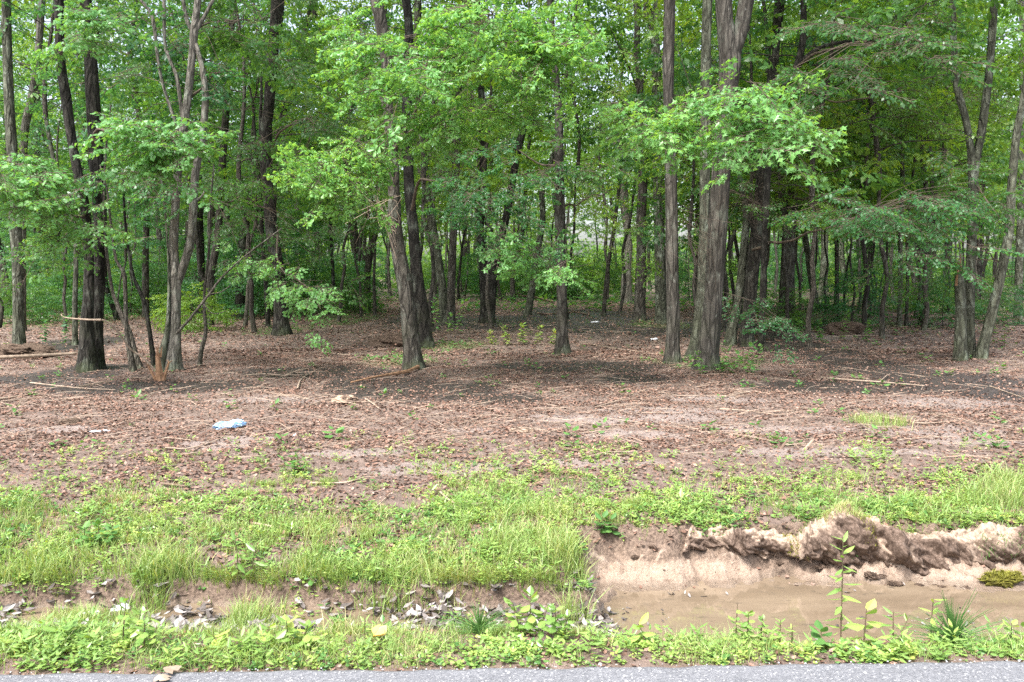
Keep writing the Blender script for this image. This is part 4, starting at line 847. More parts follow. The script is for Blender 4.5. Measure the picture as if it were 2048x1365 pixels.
def blades(name, label, x, y, h, w, g, mat='grass', lean=.5, z=None, cat='grass', rbias=0, a0=None):
    n = len(x); z = ground(x, y) - .01 if z is None else z
    a = g.uniform(0, 6.28, n) if a0 is None else a0 + g.normal(0, .6, n); ln = h * g.uniform(.1, 1.0, n) * lean; d = np.stack([np.cos(a), np.sin(a), 0 * a], -1); s = np.stack([-np.sin(a + g.normal(0, .8, n)), np.cos(a + g.normal(0, .8, n)), 0 * a], -1)
    b = np.stack([x, y, z], -1); up = np.array([0, 0, 1.0])
    P0 = b; P1 = b + up * (h * .55)[:, None] + d * (ln * .28)[:, None]; P2 = b + up * (h * .92)[:, None] + d * (ln)[:, None]
    W = w[:, None] * s
    V = np.stack([P0 - W * .5, P0 + W * .5, P1 - W * .42, P1 + W * .42, P2], 1).reshape(-1, 3)
    T = np.array([[0, 1, 3], [0, 3, 2], [2, 3, 4]])[None] + (np.arange(n) * 5)[:, None, None]
    mb = MB(); mb.add(V, T.reshape(-1, 3), None, np.repeat(np.clip(g.random(n) * .9 + rbias, 0, 1), 5))
    return tag(link(name, mb.mesh(name, M[mat])), label, cat, kind='stuff')
# tufts rather than an even lawn
g = np.random.default_rng(320); nt_ = 4000
x, y = area_points(nt_ * 3, 3.08, 8.6, g, power=1.0); k = g.random(len(x)) < grassiness(x, y) ** 1.2; x = x[k][:nt_]; y = y[k][:nt_]
nb = g.integers(6, 24, len(x)); hx = g.uniform(.02, .065, len(x)) * (1 + 1.1 * sstep(.56, .70, fbm(x * 1.5 + 20, y * 1.5)) + .5 * (x < .4) * (y > 4.2) * (y < 5.2)) * (1 - .5 * (y < 3.9)) * (1 - .35 * sstep(5.5, 7, y))
X = np.repeat(x, nb) + g.normal(0, .025, nb.sum()); Y_ = np.repeat(y, nb) + g.normal(0, .025, nb.sum()); hh = np.repeat(hx, nb) * g.uniform(.5, 1.4, nb.sum())
k = (Y_ > road_edge(X) + .01) & (clay(X, Y_) < .3) & ((ground(X, Y_) > -.15) | (g.random(len(X)) < .45)); X, Y_, hh = X[k], Y_[k], hh[k]
blades('grass', 'short rough grass on the verge and the ditch bank', X, Y_, hh, g.uniform(.0022, .005, len(X)), g, lean=1.0)
# taller tufts on the bank: (px, py base, px radius, blades, height)
cl = [(330, 1130, 70, 900, .20), (460, 1170, 90, 900, .15), (560, 1060, 120, 700, .10), (760, 1190, 90, 650, .17), (880, 1200, 110, 900, .20), (960, 1280, 40, 300, .12), (1090, 1160, 70, 900, .20), (1140, 1110, 50, 600, .22), (620, 1120, 60, 500, .13),
      (240, 1000, 50, 350, .08), (60, 1130, 90, 800, .13), (1990, 1010, 70, 700, .20), (1850, 1030, 110, 700, .12), (2020, 975, 40, 400, .20), (1380, 1030, 70, 350, .09), (1560, 1020, 60, 350, .08), (1200, 1020, 80, 350, .08), (180, 1100, 120, 700, .10), (1060, 1080, 80, 600, .12), (900, 1110, 90, 500, .10),
      (1480, 970, 90, 250, .07), (1700, 960, 90, 250, .07), (880, 695, 70, 700, .06), (940, 690, 50, 400, .06), (800, 1130, 80, 500, .12), (1690, 1020, 30, 350, .08), (1760, 850, 40, 300, .14), (1720, 845, 20, 150, .12), (1800, 850, 12, 80, .15)]
g = np.random.default_rng(319)
for i in range(46): cl.append((g.uniform(-20, 1180), 1185 + g.uniform(-30, 14), g.uniform(25, 50), int(g.uniform(80, 220)), g.uniform(.07, .15)))
for i in range(26): cl.append((g.uniform(-20, 1180), 1275 + g.uniform(-8, 30), g.uniform(20, 45), int(g.uniform(40, 120)), g.uniform(.07, .13)))
for i in range(40): cl.append((g.uniform(-20, 2050), 960 + g.uniform(0, 130), g.uniform(20, 60), int(g.uniform(60, 200)), g.uniform(.05, .11)))
g = np.random.default_rng(321); X = []; Y_ = []; H_ = []
for px, py, pr, nb, h in cl:
    if 1200 < py < 1300 and px < 1180: h *= .7
    z = -.03 if py > 1000 else 0; c = on_ground(px, py, z if py < 1190 else -.12); r = pr * c[1] / FPX
    X.append(c[0] + g.normal(0, r * .6, nb)); Y_.append(c[1] + g.normal(0, min(r * .45, .14) if py > 900 else r * .6, nb)); H_.append(h * g.uniform(.45, 1.15, nb))
X, Y_, H_ = map(np.concatenate, (X, Y_, H_)); k = (Y_ > road_edge(X) + .02) & (clay(X, Y_) < .3) & ((ground(X, Y_) > -.16) | (vnoise(X * 3, Y_ * 3) > .55)); X, Y_, H_ = X[k], Y_[k], H_[k]
blades('tall_grass', 'taller bright grass tufts along the ditch bank', X, Y_, H_, g.uniform(.003, .006, len(X)), g, lean=.8)

g = np.random.default_rng(323); n = 5200; X = g.uniform(-3.2, .42, n); yb = np.linspace(4.0, 4.7, 36); zb = ground(X[:, None], yb[None] + 0 * X[:, None]); j = np.argmax(zb > -.165, 1)
Y_ = yb[j] + np.abs(g.normal(.0, .05, n)); k = (vnoise(X * 6, X * 0 + 2) > .42); X, Y_ = X[k], Y_[k]
g2 = np.random.default_rng(324); xx_, yy_ = area_points(60000, 3.08, 3.62, g2); k2 = (g2.random(len(xx_)) < .9 * sstep(.5, .66, fbm(xx_ * 2.2 + 70, yy_ * 3))) & (yy_ > road_edge(xx_) + .02) & (clay(xx_, yy_) < .3); xx_, yy_ = xx_[k2][:9000], yy_[k2][:9000]
blades('verge_grass', 'fine grass blades in clumps right along the asphalt edge', xx_, yy_, g2.uniform(.03, .11, len(xx_)), g2.uniform(.0016, .0035, len(xx_)), g2, lean=1.0)
blades('overhanging_grass', 'grass hanging over the undercut lip of the left ditch', X, Y_, g.uniform(.05, .12, len(X)), g.uniform(.0022, .0045, len(X)), g, lean=1.5, a0=-1.57)
# low broadleaf weeds: rosettes of leaves
def rosettes(name, label, x, y, size, g, leaf='oval', mat='weed', k=(4, 8), height=.5, cat='ground cover', kind='stuff', z=None):
    P = []; yw = []; pt = []; sc = []; tone = []; zz = ground(x, y) if z is None else z
    for i in range(len(x)):
        m_ = g.integers(*k); s = size[i]; tn = g.random(); lv = g.uniform(.3, 1) * height * s
        for j in range(m_):
            a = j * 2.4 + g.normal(0, .3); q = j / m_
            P.append([x[i] + math.cos(a) * s * .12, y[i] + math.sin(a) * s * .12, zz[i] + .003 + lv * (q + .15)]); yw.append(a); pt.append(g.normal(-.35 * (q) - .05, .22)); sc.append(s * g.uniform(.6, 1.05) * (1 - .25 * q)); tone.append(.45 * tn + .55 * g.random())
    P = np.array(P); n = len(P); a, b, r = place(*LEAF[leaf], P, rotm(np.array(yw), np.array(pt), g.normal(0, .25, n)), np.array(sc), np.array(tone)); mb = MB(); mb.add(a, b, None, r)
    return tag(link(name, mb.mesh(name, M[mat])), label, cat, kind=kind)
for nm, lb, sd_, cnt, lf, mt, smin, smax, hg, kk, f_ in [
    ('low_weeds', 'low bright green oval leaved weeds among the grass', 330, 2600, 'oval', 'weed', .014, .042, 1.0, (4, 8), 9),
    ('clover_weeds', 'patches of small three part leaves among the grass', 334, 3600, 'broad', 'weed', .014, .036, 1.6, (6, 12), 25),
    ('narrow_weeds', 'upright narrow leaved weeds among the grass', 335, 1500, 'lance', 'weed', .03, .07, 1.7, (7, 14), 43),
    ('tiny_dark_weeds', 'small dark green seedlings in the verge', 336, 1200, 'oval', 'darkweed', .014, .04, 1.2, (5, 9), 61)]:
    g = np.random.default_rng(sd_); x, y = area_points(40000, 3.08, 8.3, g)
    k = g.random(len(x)) < grassiness(x, y) ** .8 * (.06 + .94 * sstep(.46, .62, fbm(x * 2.6 + f_, y * 2.6 + f_ * .3))); x = x[k]; y = y[k]
    k = (y > road_edge(x) + .015) & (clay(x, y) < .2) & ((ground(x, y) > -.15) | (vnoise(x * 4, y * 4) > .55)); x = x[k][:cnt]; y = y[k][:cnt]
    rosettes(nm, lb, x, y, g.uniform(smin, smax, len(x)), g, leaf=lf, mat=mt, height=hg, k=kk)
g = np.random.default_rng(331); x, y = area_points(5000, 3.1, 5.6, g); k = (g.random(len(x)) < grassiness(x, y) * sstep(.5, .65, fbm(x * 1.9 + 40, y * 1.9 + 2))) & (y > road_edge(x) + .03) & (clay(x, y) < .2); x = x[k][:900]; y = y[k][:900]
rosettes('dark_low_weeds', 'darker green weed patches on the bank', x, y, g.uniform(.03, .06, len(x)), g, mat='darkweed', height=1.0)
g = np.random.default_rng(332); x, y = area_points(9000, 7, 30, g, power=1.2); k = g.random(len(x)) < (.04 + .9 * mask(x, y, GREEN)); x = x[k][:1500]; y = y[k][:1500]
rosettes('forest_floor_weeds', 'scattered small green seedlings on the forest floor', x, y, g.uniform(.05, .12, len(x)), g, mat='darkweed', height=1.2)
g = np.random.default_rng(333); x, y = area_points(3000, 30, 75, g, power=1.0); 
rosettes('forest_undergrowth', 'thin green undergrowth on the far forest floor', x, y, g.uniform(.15, .4, len(x)), g, mat='leaf', height=1.3, leaf='oval')
# pebbles of the road edge
g = np.random.default_rng(340); mb = MB(); ico = []
t = (1 + 5 ** .5) / 2; IV = np.array([[-1, t, 0], [1, t, 0], [-1, -t, 0], [1, -t, 0], [0, -1, t], [0, 1, t], [0, -1, -t], [0, 1, -t], [t, 0, -1], [t, 0, 1], [-t, 0, -1], [-t, 0, 1]]) / 1.9
IT = np.array([[0, 11, 5], [0, 5, 1], [0, 1, 7], [0, 7, 10], [0, 10, 11], [1, 5, 9], [5, 11, 4], [11, 10, 2], [10, 7, 6], [7, 1, 8], [3, 9, 4], [3, 4, 2], [3, 2, 6], [3, 6, 8], [3, 8, 9], [4, 9, 5], [2, 4, 11], [6, 2, 10], [8, 6, 7], [9, 8, 1]])
n = 420; x = g.uniform(-2.4, 2.5, n); y = road_edge(x) - g.random(n) ** 2.2 * .3; s = g.uniform(.0015, .005, n); s[:12] = g.uniform(.006, .010, 12)
a, b, r = place(IV * [1, .8, .6], IT, np.stack([x, y, .004 + s * .4], -1), rotm(g.uniform(0, 6, n), g.normal(0, .2, n), g.normal(0, .2, n)), s, g.random(n)); mb.add(a, b, None, r)
tag(link('gravel', mb.mesh('gravel', M['pebble'])), 'loose grey grit on the road edge', 'gravel', kind='stuff')

# ------------------------------------------------------------------ sod clods and the torn bank
def clod(name, label, px, py, Y, size, mats, seed, cat='sod clump', tufts=0, tuftmat='grass', tufth=.05, leaves=0, z=None, sharp=.5, roots=0):
    g = np.random.default_rng(seed); Y = Y - .10 if py > 1000 else Y; c = at(px, py - (14 if py > 1000 else 0), Y); size = np.array(size) * (1.2 if py > 1000 else 1); root = empty(name, tuple(c - [0, 0, size[2] * .5])); off = np.array(root.location)
    U, Vv = 64, 40; th = np.linspace(0, 2 * math.pi, U, endpoint=False); ph = np.linspace(.02, math.pi - .02, Vv); TH, PH = np.meshgrid(th, ph)
    d = np.stack([np.cos(TH) * np.sin(PH), np.sin(TH) * np.sin(PH), np.cos(PH)], -1)
    q = d + seed * 1.7; nz = (fbm(q[..., 0] * 1.6 + q[..., 2], q[..., 1] * 1.6 - q[..., 2] * 1.3, 3) - .5) * 1.1 + (fbm(q[..., 0] * 6 + q[..., 2] * 3, q[..., 1] * 6 + q[..., 2] * 5, 4) - .5) * sharp
    nz[:, -3:] = nz[:, -3:]; Rr = 1 + nz; P = d * Rr[..., None] * np.array(size)
    mb = MB(); idx = np.arange(U * Vv).reshape(Vv, U); Q = np.stack([idx[:-1], idx[1:], np.roll(idx, -1, 1)[1:], np.roll(idx, -1, 1)[:-1]], -1).reshape(-1, 4)
    mb.add(P.reshape(-1, 3) + [0, 0, size[2] * .5], None, Q); tb = link('soil_lump', mb.mesh('soil_lump', M[mats]), root)
    top = P.reshape(-1, 3) + [0, 0, size[2] * .5]; up = top[(d.reshape(-1, 3)[:, 2] > -.1)]
    if tufts:
        s = up[g.integers(0, len(up), tufts)]; t_ = blades('tuft', '', s[:, 0], s[:, 1], tufth * g.uniform(.5, 1.2, tufts), g.uniform(.002, .004, tufts), g, mat=tuftmat, lean=1.1, z=s[:, 2] - .004)
        for kk in ('label', 'category', 'kind'):
            if kk in t_: del t_[kk]
        t_.parent = root; t_['kind'] = 'stuff'
    if leaves:
        s = up[g.integers(0, len(up), leaves)]; t_ = rosettes('leaf_rosette', '', s[:, 0], s[:, 1], g.uniform(.03, .05, leaves), g, mat='darkweed', z=s[:, 2]); t_.name = 'creeping_weed'; 
        for kk in ('label', 'category', 'kind'):
            if kk in t_: del t_[kk]
        t_.parent = root; t_['kind'] = 'stuff'
    if roots:
        rm = MB(); s = top[(d.reshape(-1, 3)[:, 2] < .25) & (d.reshape(-1, 3)[:, 1] < .1)]
        for _ in range(roots):
            a_ = s[g.integers(0, len(s))]; b_ = a_ * 1.0 + g.normal(0, .025, 3) + [0, -.015, -.015]; c_ = b_ + g.normal(0, .02, 3) + [0, 0, -.02]; tube(rm, [a_, b_, c_], [.0016, .0012, .0008], 3, cap=False)
        link('roots', rm.mesh('roots', M['stick_brown']), root)['kind'] = 'stuff'
    return tag(root, label, cat)
mm, nt, o = newmat('torn_earth'); v_ = world_pos(nt); n_ = noise(nt, 30, 6, v_, .7); n5 = noise(nt, 7, 3, v_)
gg = nt.nodes.new("ShaderNodeNewGeometry"); sz = nt.nodes.new("ShaderNodeSeparateXYZ"); nt.links.new(gg.outputs['Normal'], sz.inputs[0])
cdk = ramp(nt, [(.3, (.05, .033, .024)), (.6, (.17, .12, .09)), (.8, (.30, .225, .175))], n_); clt = ramp(nt, [(.3, (.27, .19, .13)), (.6, (.52, .40, .30)), (.8, (.66, .54, .42))], n_)
tf = ramp(nt, [(.42, (0, 0, 0)), (.58, (1, 1, 1))], math_(nt, 'ADD', n5, math_(nt, 'MULTIPLY', math_(nt, 'SUBTRACT', noise(nt, 14, 3, v_), .5), .5)))
pbsdf(nt, o, mixc(nt, tf, cdk, clt), .95, bump(nt, n_, .9, .02), .15); M['earth'] = mm
mm, nt, o = newmat('dark_rooty_earth'); v_ = world_pos(nt); n_ = noise(nt, 36, 6, v_, .75)
pbsdf(nt, o, ramp(nt, [(.3, (.035, .024, .018)), (.55, (.12, .085, .062)), (.8, (.27, .20, .15))], n_), .95, bump(nt, n_, 1, .02), .15); M['earth_dark'] = mm
mm, nt, o = newmat('mossy_earth'); n_ = noise(nt, 40, 5, mapped(nt), .7)
pbsdf(nt, o, ramp(nt, [(.3, (.05, .045, .015)), (.55, (.16, .15, .03)), (.8, (.28, .28, .06))], n_), .95, bump(nt, n_, 1, .02), .1); M['earth_moss'] = mm


def n3(x, y, z, f, o=4): return (fbm(x * f + z * f * .7 + 3, y * f - z * f * .9 + 7, o) + fbm(z * f + x * f * .6 + 31, y * f * .8 - x * f * .5 + 13, o)) / 2 - .5
def ridge(name, label, keys, seed, Yf=4.86, thick=.20, cat='earth bank'):
    """keys: (px, crest py, foot py). A torn soil ridge swept along the bank with an undercut face."""
    k = np.array(keys, float); U = int((k[-1, 0] - k[0, 0]) * 1.1); Vn = 84; px = np.linspace(k[0, 0], k[-1, 0], U); cr = np.interp(px, k[:, 0], k[:, 1]); ft = np.interp(px, k[:, 0], k[:, 2])
    Yf_ = Yf + (fbm(px * .02 + seed, px * 0) - .5) * .14
    zc = np.array([at(p, c, y + .04)[2] for p, c, y in zip(px, cr, Yf_)]); zf = np.array([at(p, c, y)[2] for p, c, y in zip(px, ft, Yf_)]); xx = np.array([at(p, c, y)[0] for p, c, y in zip(px, cr, Yf_)])
    t = np.linspace(0, 1, Vn); H = np.maximum(zc - zf, .015)
    end = np.minimum(1, np.minimum(np.arange(U), U - 1 - np.arange(U)) / 20.0) ** .5
    # profile: back foot -> crest -> bulging face -> undercut foot
    py_ = np.interp(t, [0, .25, .42, .55, .70, .82, .92, 1], [thick, thick * .55, .06, .0, -.025, .0, .05, .12]); pz = np.interp(t, [0, .25, .42, .55, .70, .82, .92, 1], [.62, .93, 1.0, .86, .52, .22, .02, -.12])
    X_ = xx[:, None] + t[None] * 0; Yy = Yf_[:, None] + py_[None]; Zz = zf[:, None] + H[:, None] * pz[None] * end[:, None]
    q_ = n3(X_, Yy, Zz, 11.0, 2); q2 = n3(X_ + 5, Yy, Zz, 27.0, 2); d = n3(X_, Yy, Zz, 6.0, 3) * .24 + (np.abs(q_) * 2.4 - .2) * .12 + (np.abs(q2) * 2.4 - .2) * .05 + n3(X_, Yy, Zz, 70.0, 2) * .025; d = d * np.minimum(1, H / .06)[:, None]
    ny_ = np.interp(t, [0, .3, .5, .8, 1], [.2, -.1, -.7, -1, -.6]); nz_ = np.interp(t, [0, .3, .5, .8, 1], [.6, 1, .7, .1, -.3])
    P = np.stack([X_ + n3(X_ + 9, Yy, Zz, 22.0) * .05, Yy + d * ny_[None], Zz + d * nz_[None] * .8], -1); c = P.mean((0, 1)); c[2] = P[..., 2].min()
    idx = np.arange(U * Vn).reshape(U, Vn); Q = np.stack([idx[:-1, :-1], idx[:-1, 1:], idx[1:, 1:], idx[1:, :-1]], -1).reshape(-1, 4)
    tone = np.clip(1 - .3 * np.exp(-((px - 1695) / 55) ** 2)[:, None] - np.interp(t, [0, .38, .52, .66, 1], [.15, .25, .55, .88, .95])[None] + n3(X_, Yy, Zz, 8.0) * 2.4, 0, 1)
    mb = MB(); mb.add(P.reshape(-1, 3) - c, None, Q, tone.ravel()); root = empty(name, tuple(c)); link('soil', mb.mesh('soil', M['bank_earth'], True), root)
    g = np.random.default_rng(seed); rm = MB()
    for _ in range(int(U * .14)):
        i, j = g.integers(4, U - 4), g.integers(int(Vn * .5), int(Vn * .88)); a_ = P[i, j] - c; b_ = a_ + g.normal(0, .014, 3) + [0, -.014, -.012]; e_ = b_ + g.normal(0, .014, 3) + [0, 0, -.022]; tube(rm, [a_, b_, e_], [.0012, .0009, .0005], 3, cap=False)
    link('roots', rm.mesh('roots', M['stick_brown']), root)['kind'] = 'stuff'
    def deck(pxa, pxb, n, h, mat, tlo=.15, thi=.6):
        i = g.integers(max(0, int((pxa - px[0]) * 1.1)), min(U - 1, int((pxb - px[0]) * 1.1)), n); j = g.integers(int(Vn * tlo), int(Vn * thi), n); q = P[i, j] - c
        b_ = blades('tuft', None, q[:, 0], q[:, 1], h * g.uniform(.4, 1.2, n), g.uniform(.002, .0038, n), g, mat=mat, lean=1.2, z=q[:, 2] - .004, cat=None); b_.parent = root; return b_
    tag(root, label, cat); return deck, P, root
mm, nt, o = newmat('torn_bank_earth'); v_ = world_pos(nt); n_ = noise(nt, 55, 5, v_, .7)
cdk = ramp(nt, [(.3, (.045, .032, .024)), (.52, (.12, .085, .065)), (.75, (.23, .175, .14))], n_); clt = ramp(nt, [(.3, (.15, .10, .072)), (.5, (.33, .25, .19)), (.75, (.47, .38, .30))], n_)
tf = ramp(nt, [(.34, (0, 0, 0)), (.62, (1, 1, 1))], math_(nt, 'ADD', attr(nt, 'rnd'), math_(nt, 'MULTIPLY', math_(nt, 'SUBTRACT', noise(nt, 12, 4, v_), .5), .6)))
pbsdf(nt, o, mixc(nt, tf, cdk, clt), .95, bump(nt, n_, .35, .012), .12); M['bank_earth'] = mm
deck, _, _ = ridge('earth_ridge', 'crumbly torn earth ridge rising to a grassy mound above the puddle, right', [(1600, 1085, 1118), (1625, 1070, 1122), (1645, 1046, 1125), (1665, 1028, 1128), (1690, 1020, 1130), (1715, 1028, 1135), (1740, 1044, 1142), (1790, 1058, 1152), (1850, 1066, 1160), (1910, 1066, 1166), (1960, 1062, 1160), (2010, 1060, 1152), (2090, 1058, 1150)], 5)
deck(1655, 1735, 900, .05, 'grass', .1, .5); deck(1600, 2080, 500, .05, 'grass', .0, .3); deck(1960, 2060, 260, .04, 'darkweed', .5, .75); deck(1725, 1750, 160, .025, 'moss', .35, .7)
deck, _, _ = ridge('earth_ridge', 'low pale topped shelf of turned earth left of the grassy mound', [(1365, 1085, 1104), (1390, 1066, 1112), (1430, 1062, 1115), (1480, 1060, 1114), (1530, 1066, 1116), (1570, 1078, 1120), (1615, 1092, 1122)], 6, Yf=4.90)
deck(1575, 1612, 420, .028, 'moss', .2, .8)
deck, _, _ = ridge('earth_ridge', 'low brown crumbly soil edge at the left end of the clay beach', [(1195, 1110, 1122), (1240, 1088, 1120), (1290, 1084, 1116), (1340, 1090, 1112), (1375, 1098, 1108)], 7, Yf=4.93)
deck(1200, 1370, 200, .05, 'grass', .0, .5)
g = np.random.default_rng(44)
clod('moss_clump', 'yellow green mossy clump tilted at the water edge on the right', 2003, 1172, 4.82, (.085, .04, .034), 'earth_moss', 17, 'moss clump', tufts=900, tuftmat='moss', tufth=.022, sharp=1.3)
for i, (px, py, Y_, sz) in enumerate([(1925, 1190, 4.80, .05), (1745, 1160, 4.90, .045), (1790, 1178, 4.84, .04), (1840, 1182, 4.84, .03), (1700, 1150, 4.94, .03), (1880, 1186, 4.82, .035), (1975, 1186, 4.80, .03), (1640, 1142, 4.95, .022), (1560, 1135, 4.95, .018), (1270, 1122, 4.98, .02)]):
    clod('soil_clod', 'small crumbled clod of dark earth fallen on the clay below the torn bank', px, py + 6, Y_, (sz, sz * .7, sz * .42), 'earth_dark', 50 + i, 'soil clod', sharp=.9)['group'] = 'clods fallen below the torn bank'

# ------------------------------------------------------------------ single plants
def leafy_plant(name, label, px, py, Y, stems, leaf, mat, cat='weed', group=None):
    Y = Y - SH if py > 1000 else Y
    #"""stems: list of (dx, dy_lean, height, n leaves, leaf size)"""
    x, y = at(px, py, Y)[0], Y; z = float(ground(x, y)); root = empty(name, (x, y, z)); g = np.random.default_rng(int(px * 7 + py))
    sm = MB(); P = []; yw = []; pt = []; sc = []
    for dx, dl, h, nl, ls in stems:
        top = np.array([dx + dl, g.normal(0, .01), h]); b = np.array([dx, g.normal(0, .01), -.01]); mid = (b + top) / 2 + [dl * -.2, 0, .01]
        tube(sm, [b, mid, top], [.0035, .003, .0015], 5, cap=False)
        for j in range(nl):
            q = .12 + .88 * (j + .5) / nl; p = b * (1 - q) + top * q; a = j * 2.4 + g.normal(0, .3)
            P.append(p); yw.append(a); pt.append(g.normal(.12 if q < .8 else -.55, .2)); sc.append(ls * (1.05 - .45 * abs(q - .5)) * g.uniform(.8, 1.1))
    n = len(P); a, b, r = place(*LEAF[leaf], np.array(P), rotm(np.array(yw), np.array(pt), g.normal(0, .2, n)), np.array(sc), g.random(n)); fm = MB(); fm.add(a, b, None, r)
    link('stem', sm.mesh('stem', M['stem_red']), root); link('foliage', fm.mesh('foliage', M[mat]), root); return tag(root, label, cat, group)
leafy_plant('seedling', 'tall slender seedling with drooping narrow leaves in front of the puddle', 1681, 1300, 3.62, [(0, -.004, .50, 26, .085)], 'lance', 'weed', 'seedling')
leafy_plant('seedling', 'small young plant with pointed pale tip left of the spiky grass clump', 1862, 1290, 3.60, [(0, .0, .22, 14, .07), (.03, .03, .12, 8, .06)], 'lance', 'weed', 'seedling')
leafy_plant('seedling', 'tiny two leaved sprout standing against the puddle', 1473, 1300, 3.75, [(0, 0, .20, 3, .05)], 'broad', 'weed', 'seedling')
def grass_clump(name, label, px, py, Y, n, h, spread, mat='darkweed', stalks=0):
    Y = Y - SH if py > 1000 else Y
    x, y = at(px, py, Y)[0], Y; z = float(ground(x, y)); root = empty(name, (x, y, z)); g = np.random.default_rng(int(px)); mb = MB()
    for i in range(n):
        a = g.uniform(0, 6.28); L = h * g.uniform(.25, 1.1); ln = spread * g.uniform(.05, 1.15) * (1 + .35 * math.sin(a * 2 + 1)); p = [np.array([math.cos(a) * .012, math.sin(a) * .012, 0])]
        for q in (.35, .7, 1.0): p.append(np.array([math.cos(a) * ln * q ** 1.7, math.sin(a) * ln * q ** 1.7 * .7, L * (q - .22 * q * q * ln / spread)]))
        tube(mb, p, [.0019, .0019, .0015, .0003], 3, cap=False, r=g.random())
    link('blades', mb.mesh('blades', M[mat]), root)
    if stalks:
        sm = MB()
        for i in range(stalks): dx = g.uniform(-.08, .12); tube(sm, [[0, 0, 0], [dx * .4, 0, h * .7], [dx, 0, h * g.uniform(1.05, 1.35)]], [.002, .0015, .001], 3, cap=False)
        link('flower_stalks', sm.mesh('stalks', M['darkweed']), root)
    return tag(root, label, 'grass clump')
grass_clump('grass_clump', 'spiky dark green grass clump at the road edge on the right', 1905, 1300, 3.52, 170, .20, .20, stalks=9)
grass_clump('grass_clump', 'blue green grass clump leaning over the ditch left of the puddle', 958, 1300, 3.62, 90, .15, .16)
